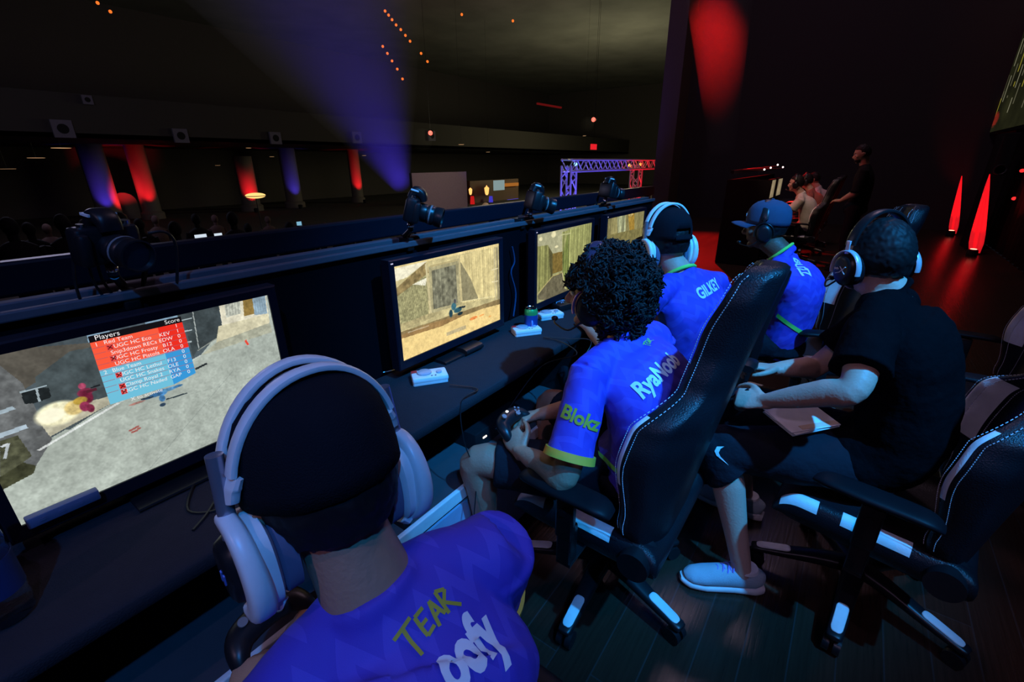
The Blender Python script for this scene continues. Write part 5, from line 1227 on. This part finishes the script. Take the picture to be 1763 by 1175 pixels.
pb.poly([(.0, .2), (.1, .1), (.1, 1), (.0, 1)], '2a2a1c', .3, 8, 3); pb.poly([(.02, .35), (.07, .28), (.07, .75), (.02, .8)], '8a7a20', .3, 5, 4); pb.poly([(.08, .45), (.16, .3), (.2, .8), (.1, .9)], '4a4634', .3, 5, 5)
for k in range(14): pb.line((.02+.035*k, .05+.06*(k % 5)), (.05+.035*k, .9-.05*(k % 4)), .006, ['6a6650', 'a89a30', '8e8a70'][k % 3], .8)
pb.poly([(.12, .75), (.17, .72), (.18, .86), (.13, .88)], 'c9c6b4', .2, 4, 6); pb.blob((.2, .92), (.05, .05), '8a2018', .7, .3); pb.poly([(.2, .0), (.5, .0), (.5, .25), (.22, .4)], '5a5a44', .4, 6, 8)
bs = thing('projection_screen', 'large hanging game screen at the upper right over the stage back', 'screen', (12, -2.0, 2.1))
screen_mesh('screen_image', pb, (q0.x, -2.0, 5.2), (-8, 0, 0), (0, 0, q0.z-5.2), bs)
a = MB(); a.box((q0.x-4, -2.04, (5.2+q0.z)/2), (8.1, .06, 5.3-q0.z)); par(a.build('screen_frame', M_blackm, smooth=False), bs)

# ------------------------------------------------------------------ the hall: truss gate, screen, lamps, beams
def truss(label, segs, m, w=.30):
    t = thing('truss_gate', label, 'truss', tuple(segs[0][0]))
    for A, B in segs:
        A, B = V(A), V(B); s1, s2, d = frame_from(B-A); a = MB(); L = (B-A).length; n = max(2, round(L/.32)); cs = [(-1, -1), (1, -1), (1, 1), (-1, 1)]
        for x, y in cs: a.tube([A+(s1*x+s2*y)*w/2, B+(s1*x+s2*y)*w/2], .030, 8)
        for k in range(n):
            p0, p1 = A+d*L*k/n, A+d*L*(k+1)/n
            for i in range(4):
                a0, a1 = cs[i], cs[(i+1) % 4]
                if k % 2: a0, a1 = a1, a0
                a.tube([p0+(s1*a0[0]+s2*a0[1])*w/2, p1+(s1*a1[0]+s2*a1[1])*w/2], .019, 6)
        par(a.build('truss_beam' if abs(d.z) < .5 else 'truss_tower', m), t)
    return t
M_truss = mat('pale_aluminium', (.75, .75, .78), .4, .3)
ty = 6.6; TLp = P(980, 280, y=ty); TRp = P(1138, 275, y=ty); zt_ = TLp.z-.08
xr = P(1096, 290, y=ty).x
truss('lattice truss gate lit blue on one side and red on the other', [((TLp.x, ty, -1), (TLp.x, ty, zt_)), ((TLp.x-.15, ty, zt_), (TRp.x+1, ty, zt_)), ((xr, ty, -1), (xr, ty, zt_))], M_truss)
spot('truss_blue_lamp', (TLp.x-.6, ty-1.1, -.7), (TLp.x+.4, ty, 1.2), (.12, .10, 1), 420, 90, .6, .1)
spot('truss_red_lamp', (xr+.3, ty-1.1, -.7), (xr+.4, ty, 1.3), (1, .01, .03), 460, 80, .6, .1)
spot('truss_blue_lamp', (TLp.x+2.6, ty-1.2, -.4), (TLp.x+2.4, ty, 1.7), (.14, .08, 1), 180, 80, .6, .1)
for k, (px, py) in enumerate(((1084, 285), (1103, 283), (991, 283), (1140, 281))):
    c = P(px, py, y=ty-.05); a = MB(); a.ell(c, .05, n=12, m=8); tag(a.build('truss_lamp', glow('warm_gate_lamp' if k != 2 else 'blue_gate_lamp', (1, .35, .05) if k != 2 else (.2, .6, 1), 3)), 'small lit lamp fixed to the truss gate', 'lamp', 'lamps on the truss gate')
# grey projection sheet
c = [P(708, 300, y=10), P(802, 294, y=10), P(808, 395, y=10), P(712, 400, y=10)]
ps = thing('projection_sheet', 'pale grey projection sheet standing in the hall beyond the railing', 'screen', (c[0].x, 10, -1))
a = MB(); zt2, zb2 = (c[0].z+c[1].z)/2, -1+.6; a.box(((c[0].x+c[1].x)/2, 10, (zt2+zb2)/2), (c[1].x-c[0].x, .03, zt2-zb2)); par(a.build('sheet', mat('grey_sheet', (.5, .42, .38), .9), smooth=False), ps)
for x in (c[0].x, c[1].x):
    a = MB(); a.box((x, 10.02, (zt2-1)/2), (.06, .06, zt2+1)); par(a.build('upright', M_blackp, smooth=False), ps)
spot('sheet_glow', (c[0].x+1, 7.2, 2.0), (c[0].x+1, 10, .9), (1, .8, .75), 30, 70, .8, .3)
# doorway bar area right of the sheet
wy = 22.0
def hallbox(name, label, cat, x0, x1, y0, y1, m, yy=wy, th=.1, grp=None, tagit=True):
    A = P(x0, y0, y=yy); B = P(x1, y1, y=yy); a = MB(); a.box(((A.x+B.x)/2, yy, (A.z+B.z)/2), (abs(B.x-A.x), th, abs(A.z-B.z))); o = a.build(name, m, smooth=False)
    return tag(o, label, cat, grp) if tagit else o
hallbox('wooden_bar', 'warm brown bar wall seen past the grey projection sheet', 'bar', 806, 890, 312, 362, mat('warm_wood', (.08, .035, .015), .7), th=.3)
hallbox('bar_shelf', 'amber lit shelf on the brown bar wall', 'shelf', 868, 892, 316, 320, glow('amber_strip', (.35, .12, .02), 1), wy-.3)
hallbox('bar_shelf', 'violet lit shelf low on the brown bar wall', 'shelf', 874, 892, 344, 350, glow('violet_strip', (.10, .08, .75), 1), wy-.3)
hallbox('hanging_display', 'small pale display hanging above the bar', 'display', 850, 868, 311, 327, glow('pale_display', (.22, .30, .30), 1), wy-1, .08)
a = MB(); c = P(838, 327, y=wy-.8); a.lathe([(.06, -.35), (.12, -.25), (.17, .12), (.05, .22), (.02, .30)], c, n=20); tag(a.build('lantern', glow('lantern_amber', (1, .45, .12), 1.6)), 'amber lantern glowing on the bar wall', 'lantern')
a = MB(); c = P(810, 329, y=wy-.8); a.lathe([(.05, -.25), (.09, -.15), (.12, .1), (.03, .2)], c, n=16); tag(a.build('lantern', glow('lantern_amber', (1, .45, .12), 1.6)), 'smaller amber lantern at the edge of the grey sheet', 'lantern')
a = MB(); c = P(836, 357, y=wy-2); a.ell(c, (.35, .2, .3), n=16, m=10); a.cyl(c, V((c.x, c.y, -1)), .2, .3); tag(a.build('lit_ornament', mat('pale_glow', (.7, .5, .4), .9, emit=.15, ecol=(.6, .35, .2))), 'pale lit rounded ornament before the bar', 'ornament')  # its lit look is put in as emission
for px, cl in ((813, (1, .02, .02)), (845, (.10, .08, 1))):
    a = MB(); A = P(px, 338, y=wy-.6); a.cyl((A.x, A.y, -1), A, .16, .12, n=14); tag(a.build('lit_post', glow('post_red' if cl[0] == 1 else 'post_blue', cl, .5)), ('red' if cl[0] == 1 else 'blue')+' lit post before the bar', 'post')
# coloured uplights on columns at the hall rear
def column(px, col, top, e, label, hw=.45, y=30.0, bt=385):
    c = P(px, bt, y=y); t = thing('lit_column', label, 'column', (c.x, y, -1)); T = P(px, top, y=y)
    a = MB(); a.lathe([(hw*1.25, 0), (hw*1.25, .3), (hw, .4), (hw, T.z+3)], (c.x, y, -1), n=28); par(a.build('shaft', mat('brown_plaster', (.12, .10, .09), .8)), t)
    a = MB(); a.lathe([(.12, 0), (.14, .2), (.10, .25)], (c.x-.4, y-1.3, -1), n=14); par(a.build('floor_light', M_blackp), t)
    spot('column_uplight', (c.x-.35, y-1.3, -.7), (c.x+.05, y, T.z*.6+.6), col, e, 50, .7, .1)
column(268, (1, .01, .02), 300, 620, 'red lit column beside the arched niche', .42, 30)
column(440, (1, .01, .02), 330, 620, 'red lit column behind the bright amber disc lamp', .5, 30)
column(622, (1, .01, .02), 293, 620, 'slim red lit column left of the grey sheet', .4, 30)
column(195, (.08, .04, 1), 320, 260, 'dim blue lit column left of the arched niche', .5, 30)
column(514, (.08, .05, 1), 298, 230, 'dim blue lit column between the red ones', .5, 30)
# arched niche
A0 = P(208, 400, y=31); A1 = P(252, 400, y=31); T = P(230, 331, y=31); hw = (A1.x-A0.x)/2; cx = (A0.x+A1.x)/2; pts = [(cx+hw, 31, -1)]
for k in range(17): a_ = PI*k/16; pts.append((cx+hw*math.cos(a_), 31, T.z-hw+hw*math.sin(a_)))
pts.append((cx-hw, 31, -1))
a = MB(); a.prism([V(p) for p in pts], (0, .15, 0)); tag(a.build('arched_niche', mat('brown_plaster', (.12, .10, .09), .8), smooth=False), 'arched pale wall niche washed magenta and red', 'niche')
spot('niche_spot', (cx-.5, 28.6, -.6), (cx, 31, 1.2), (1, .02, .03), 700, 60, .7, .1); spot('niche_top_spot', (cx, 29, 3.2), (cx, 31, T.z-.3), (.8, .06, 1), 2400, 60, .7, .1)
# downlights under the balcony (flat discs)
for k, (px, py, y, r_) in enumerate(((105, 255, 25.5, .33), (62, 272, 26, .28), (12, 291, 27, .28), (440, 338, 18, .36), (428, 255, 30, .16), (468, 270, 32, .16), (375, 285, 32, .15), (794, 249, 20, .18), (840, 262, 21, .14), (1006, 234, 14, .10), (627, 268, 30, .16))):
    c = P(px, py, y=y); t = thing('ceiling_downlight', 'dim amber downlight under the hall balcony' if k != 3 else 'bright amber disc lamp in front of a red lit column', 'light', c, 0, 'amber downlights of the hall' if k != 3 else None)
    a = MB(); a.lathe([(r_, 0), (r_, .02), (r_*.6, .04)], (0, 0, 0), n=24); local(a, 'housing', M_blackp, t)
    a = MB(); a.lathe([(.001, -.004), (r_*.9, -.004), (r_*.9, .0)], (0, 0, 0), n=24); local(a, 'lens', glow('amber_disc', (1, .55, .25), .9), t)
    if k == 3:
        a = MB(); a.ell((0, 0, .02), (r_*.95, r_*.95, .10)); local(a, 'glowing_shade', glow('amber_shade', (1, .62, .2), 1.3), t)
        a = MB(); a.cyl((0, 0, 0), (0, 0, -1-c.z), .02, n=8); local(a, 'pole', M_blackp, t); continue
    a = MB(); a.cyl((0, 0, .03), (0, 0, max(.3, (2.55 if y > 24 else 9.9)-c.z)), .004, n=6); local(a, 'stem', M_blackp, t)
# strings of small amber bulbs under the main ceiling
for px, py in ((168, 5), (190, 20), (265, 73), (294, 95), (663, 19), (669, 26), (675, 34), (682, 43), (690, 51), (698, 61), (706, 71), (659, 80), (667, 92), (675, 105), (684, 119), (693, 136), (725, 92), (736, 106), (795, 25), (883, 36), (741, 196)):
    c = P(px, py, z=8.6); a = MB(); a.ell(c, .0022*(c-CAM).length, n=10, m=8); tag(a.build('ceiling_bulb', glow('orange_bulb', (1, .16, .02), 1.4)), 'tiny orange bulb in the dark hall ceiling', 'light bulb', 'orange bulbs of the hall ceiling')
# square loudspeakers on the balcony front
for px, py, s_ in ((108, 222, 28), (311, 234, 22), (474, 238, 19), (614, 237, 18), (743, 234, 16), (150, 172, 14)):
    c = P(px, py, y=23.9); w_ = s_/FPX*((c-CAM).dot(cF)); t = thing('wall_speaker', 'faint square speaker with a round grille on the dark balcony front', 'speaker', c, 0, 'square speakers along the balcony')
    a = MB(); a.box((0, 0, 0), (w_, .12, w_)); local(a, 'cabinet', mat('faint_glow_speaker', (.06, .05, .075), .8, emit=.003, ecol=(.8, .7, 1)), t, smooth=False)  # faint emission stands in for light on the cabinet
    a = MB(); a.cyl((0, -.07, 0), (0, -.05, 0), w_*.28, n=24); local(a, 'round_grille', M_blackm, t)
# red moving heads and signs
def beamlamp(px, py, y, label, tgt, e, ln):
    c = P(px, py, y=y); t = thing('stage_light', label, 'stage light', c)
    d = (V(tgt)-c).normalized(); a = MB(); a.lathe([(.08, -.30), (.13, -.25), (.14, 0), (.12, .02)], c, d, n=20); par(a.build('lamp_housing', M_blackm), t)
    a = MB(); a.lathe([(.001, .02), (.11, .02)], c, d, n=20); par(a.build('lamp_lens', glow('hot_red', (1, .12, .08), 4)), t)
    a = MB(); a.cyl(c, (c.x, c.y, 9.9), .006, n=6); par(a.build('hanging_pole', M_blackp), t)
    return c, d
def haze(name, label, A, d, L, r0, r1, dens, col, e, ang, back=0.0):
    a = MB(); a.cyl(A+d*.02, A+d*L, r0, r1, n=40); m = bpy.data.materials.new(name); m.use_nodes = True; nt = m.node_tree; nt.nodes.clear()
    v = nt.nodes.new('ShaderNodeVolumeScatter'); v.inputs['Density'].default_value = dens; v.inputs['Anisotropy'].default_value = .2; o = nt.nodes.new('ShaderNodeOutputMaterial'); nt.links.new(v.outputs[0], o.inputs['Volume'])
    ob = a.build(name, m); tag(ob, label, 'haze', kind='stuff')
    spot(name+'_spot', A-d*back, A+d*L, col, e, ang, 1.0, .03); return ob
c, d = beamlamp(741, 229, 18, 'red stage light with a short beam, left of the truss gate', (P(700, 262, y=14)), 1, 1)
haze('red_haze', 'short red beam of haze below the first red stage light', c, d, 3.0, .10, .50, .02, (1, .02, .02), 14000, 20)
c, d = beamlamp(1022, 206, 12, 'red stage light with a short beam, above the truss gate', (P(965, 246, y=9.5)), 1, 1)
haze('red_haze', 'short red beam of haze above the truss gate', c, d, 2.2, .08, .36, .02, (1, .02, .02), 11000, 20)
hallbox('exit_sign', 'small red lit sign above the truss gate', 'sign', 1018, 1026, 248, 258, glow('sign_red', (1, .02, .03), .8), 14)
a = MB(); q0 = P(1022, 250, y=14); a.cyl((q0.x, 14, q0.z+.05), (q0.x, 14, 10.03), .008, n=6); hg = a.build('hanger_rod', M_blackm); par(hg, [o for o in bpy.data.objects if o.name == 'exit_sign'][0])
hallbox('beam_lamp', 'faint red streak of a lamp bar in the hall', 'light', 925, 966, 180, 184, glow('dim_red', (.10, .004, .004), 1), 16, .1)
# blue shaft and red shaft of haze from floor fixtures
A = P(690, 318, y=12); B = P(498, -150, y=8.5); d = (B-A); L = d.length; d.normalize()
haze('blue_haze', 'broad blue shaft of haze rising through the hall', A, d, L, .30, 2.3, .028, (.08, .04, 1), 4600, 27, 1.5)
a = MB(); a.lathe([(.2, 0), (.2, .3), (.12, .4)], (A.x, A.y, -1), n=18); a.cyl((A.x, A.y, -.7), (A.x, A.y, -.3), .05, n=8); tag(a.build('stage_light', M_blackp), 'floor standing stage light at the foot of the blue shaft', 'stage light')
A = P(1243, 262, x=13.2); B = P(1234, -420, x=10.0); d = (B-A); L = d.length; d.normalize()
haze('red_haze', 'wide red shaft of haze over the far side of the stage', A, d, L, .30, .95, .035, (1, .015, .02), 4600, 9, 4.5)
# warm haze patch is left to the added hall fill; laptops and people in the hall
for k, (px, py, w_, h_, y) in enumerate(((346, 409, 18, 10, 10.2), (376, 406, 12, 8, 13.4), (408, 401, 9, 9, 10.2), (462, 406, 22, 5, 10.2), (492, 402, 22, 5, 13.4), (553, 394, 16, 5, 10.2), (515, 385, 8, 6, 10.2))):
    A = P(px, py, y=y); ww = w_/FPX*(A-CAM).dot(cF); hh = h_/FPX*(A-CAM).dot(cF); t = thing('laptop', 'small lit screen on a table in the dark hall', 'laptop', A, 0, 'lit screens in the hall')
    a = MB(); a.box((0, 0, 0), (ww, .02, hh)); local(a, 'screen', glow('cool_screen', (.25, .55, .75), .8) if k > 2 else glow('cool_screen2', (.65, .75, .85), 1.0), t, smooth=False)
    a = MB(); a.box((0, -.15, -hh/2-.01), (ww, .3, .02)); local(a, 'keyboard_base', M_blackp, t, smooth=False)
    a = MB(); a.box((0, 0, -hh/2-.05), (ww+.12, .42, .05)); a.box((0, 0, (-1-A.z-hh/2-.05)/2), (.1, .1, abs(-1-A.z+hh/2+.05))); tag(a.build('table', M_blackm, smooth=False), 'black table carrying a lit screen in the dark hall', 'table', 'tables in the dark hall').location = A
def crowd(px, py, y, k):
    c = P(px, py, y=y); a = MB(); h = c.z; t = thing('person', 'dark figure of a spectator in the hall', 'person', (c.x, y, -1), 0, 'spectators in the dark hall')
    a.ell(c, (.085, .10, .12), n=16, m=12); a.tube([c+V((0, 0, -.08)), c+V((0, 0, -.2))], .055, 12)
    a.loft([c+V((0, 0, -.95)), c+V((0, 0, -.75)), c+V((0, 0, -.45)), c+V((0, 0, -.27)), c+V((0, 0, -.18))], [(.17, .13), (.16, .12), (.20, .13), (.20, .10), (.06, .06)], (1, 0, 0), n=20)
    for q in (-1, 1):
        a.tube([c+V((q*.2, 0, -.28)), c+V((q*.25, -.02, -.55)), c+V((q*.18, -.2, -.72))], [.055, .045, .03], 12, smooth=4)
        a.tube([c+V((q*.09, 0, -.9)), c+V((q*.10, -.02, (-.9-1-c.z)/2)), V((c.x+q*.1, y, -.94))], [.085, .06, .045], 12, smooth=4); a.box((c.x+q*.1, y-.06, -.96), (.09, .26, .08), bev=.02)
    local_o = a.build('body', [M_blackm, M_skin_m, mat('brown_clothes', (.06, .03, .025), .9)][k % 3 if k % 3 != 1 else 0]); par(local_o, t)
rnd = random.Random(5)
for k in range(21):
    crowd(15+k*32+rnd.uniform(-4, 4), rnd.uniform(374, 396), (8.6, 11.6, 15.2)[k % 3], k)
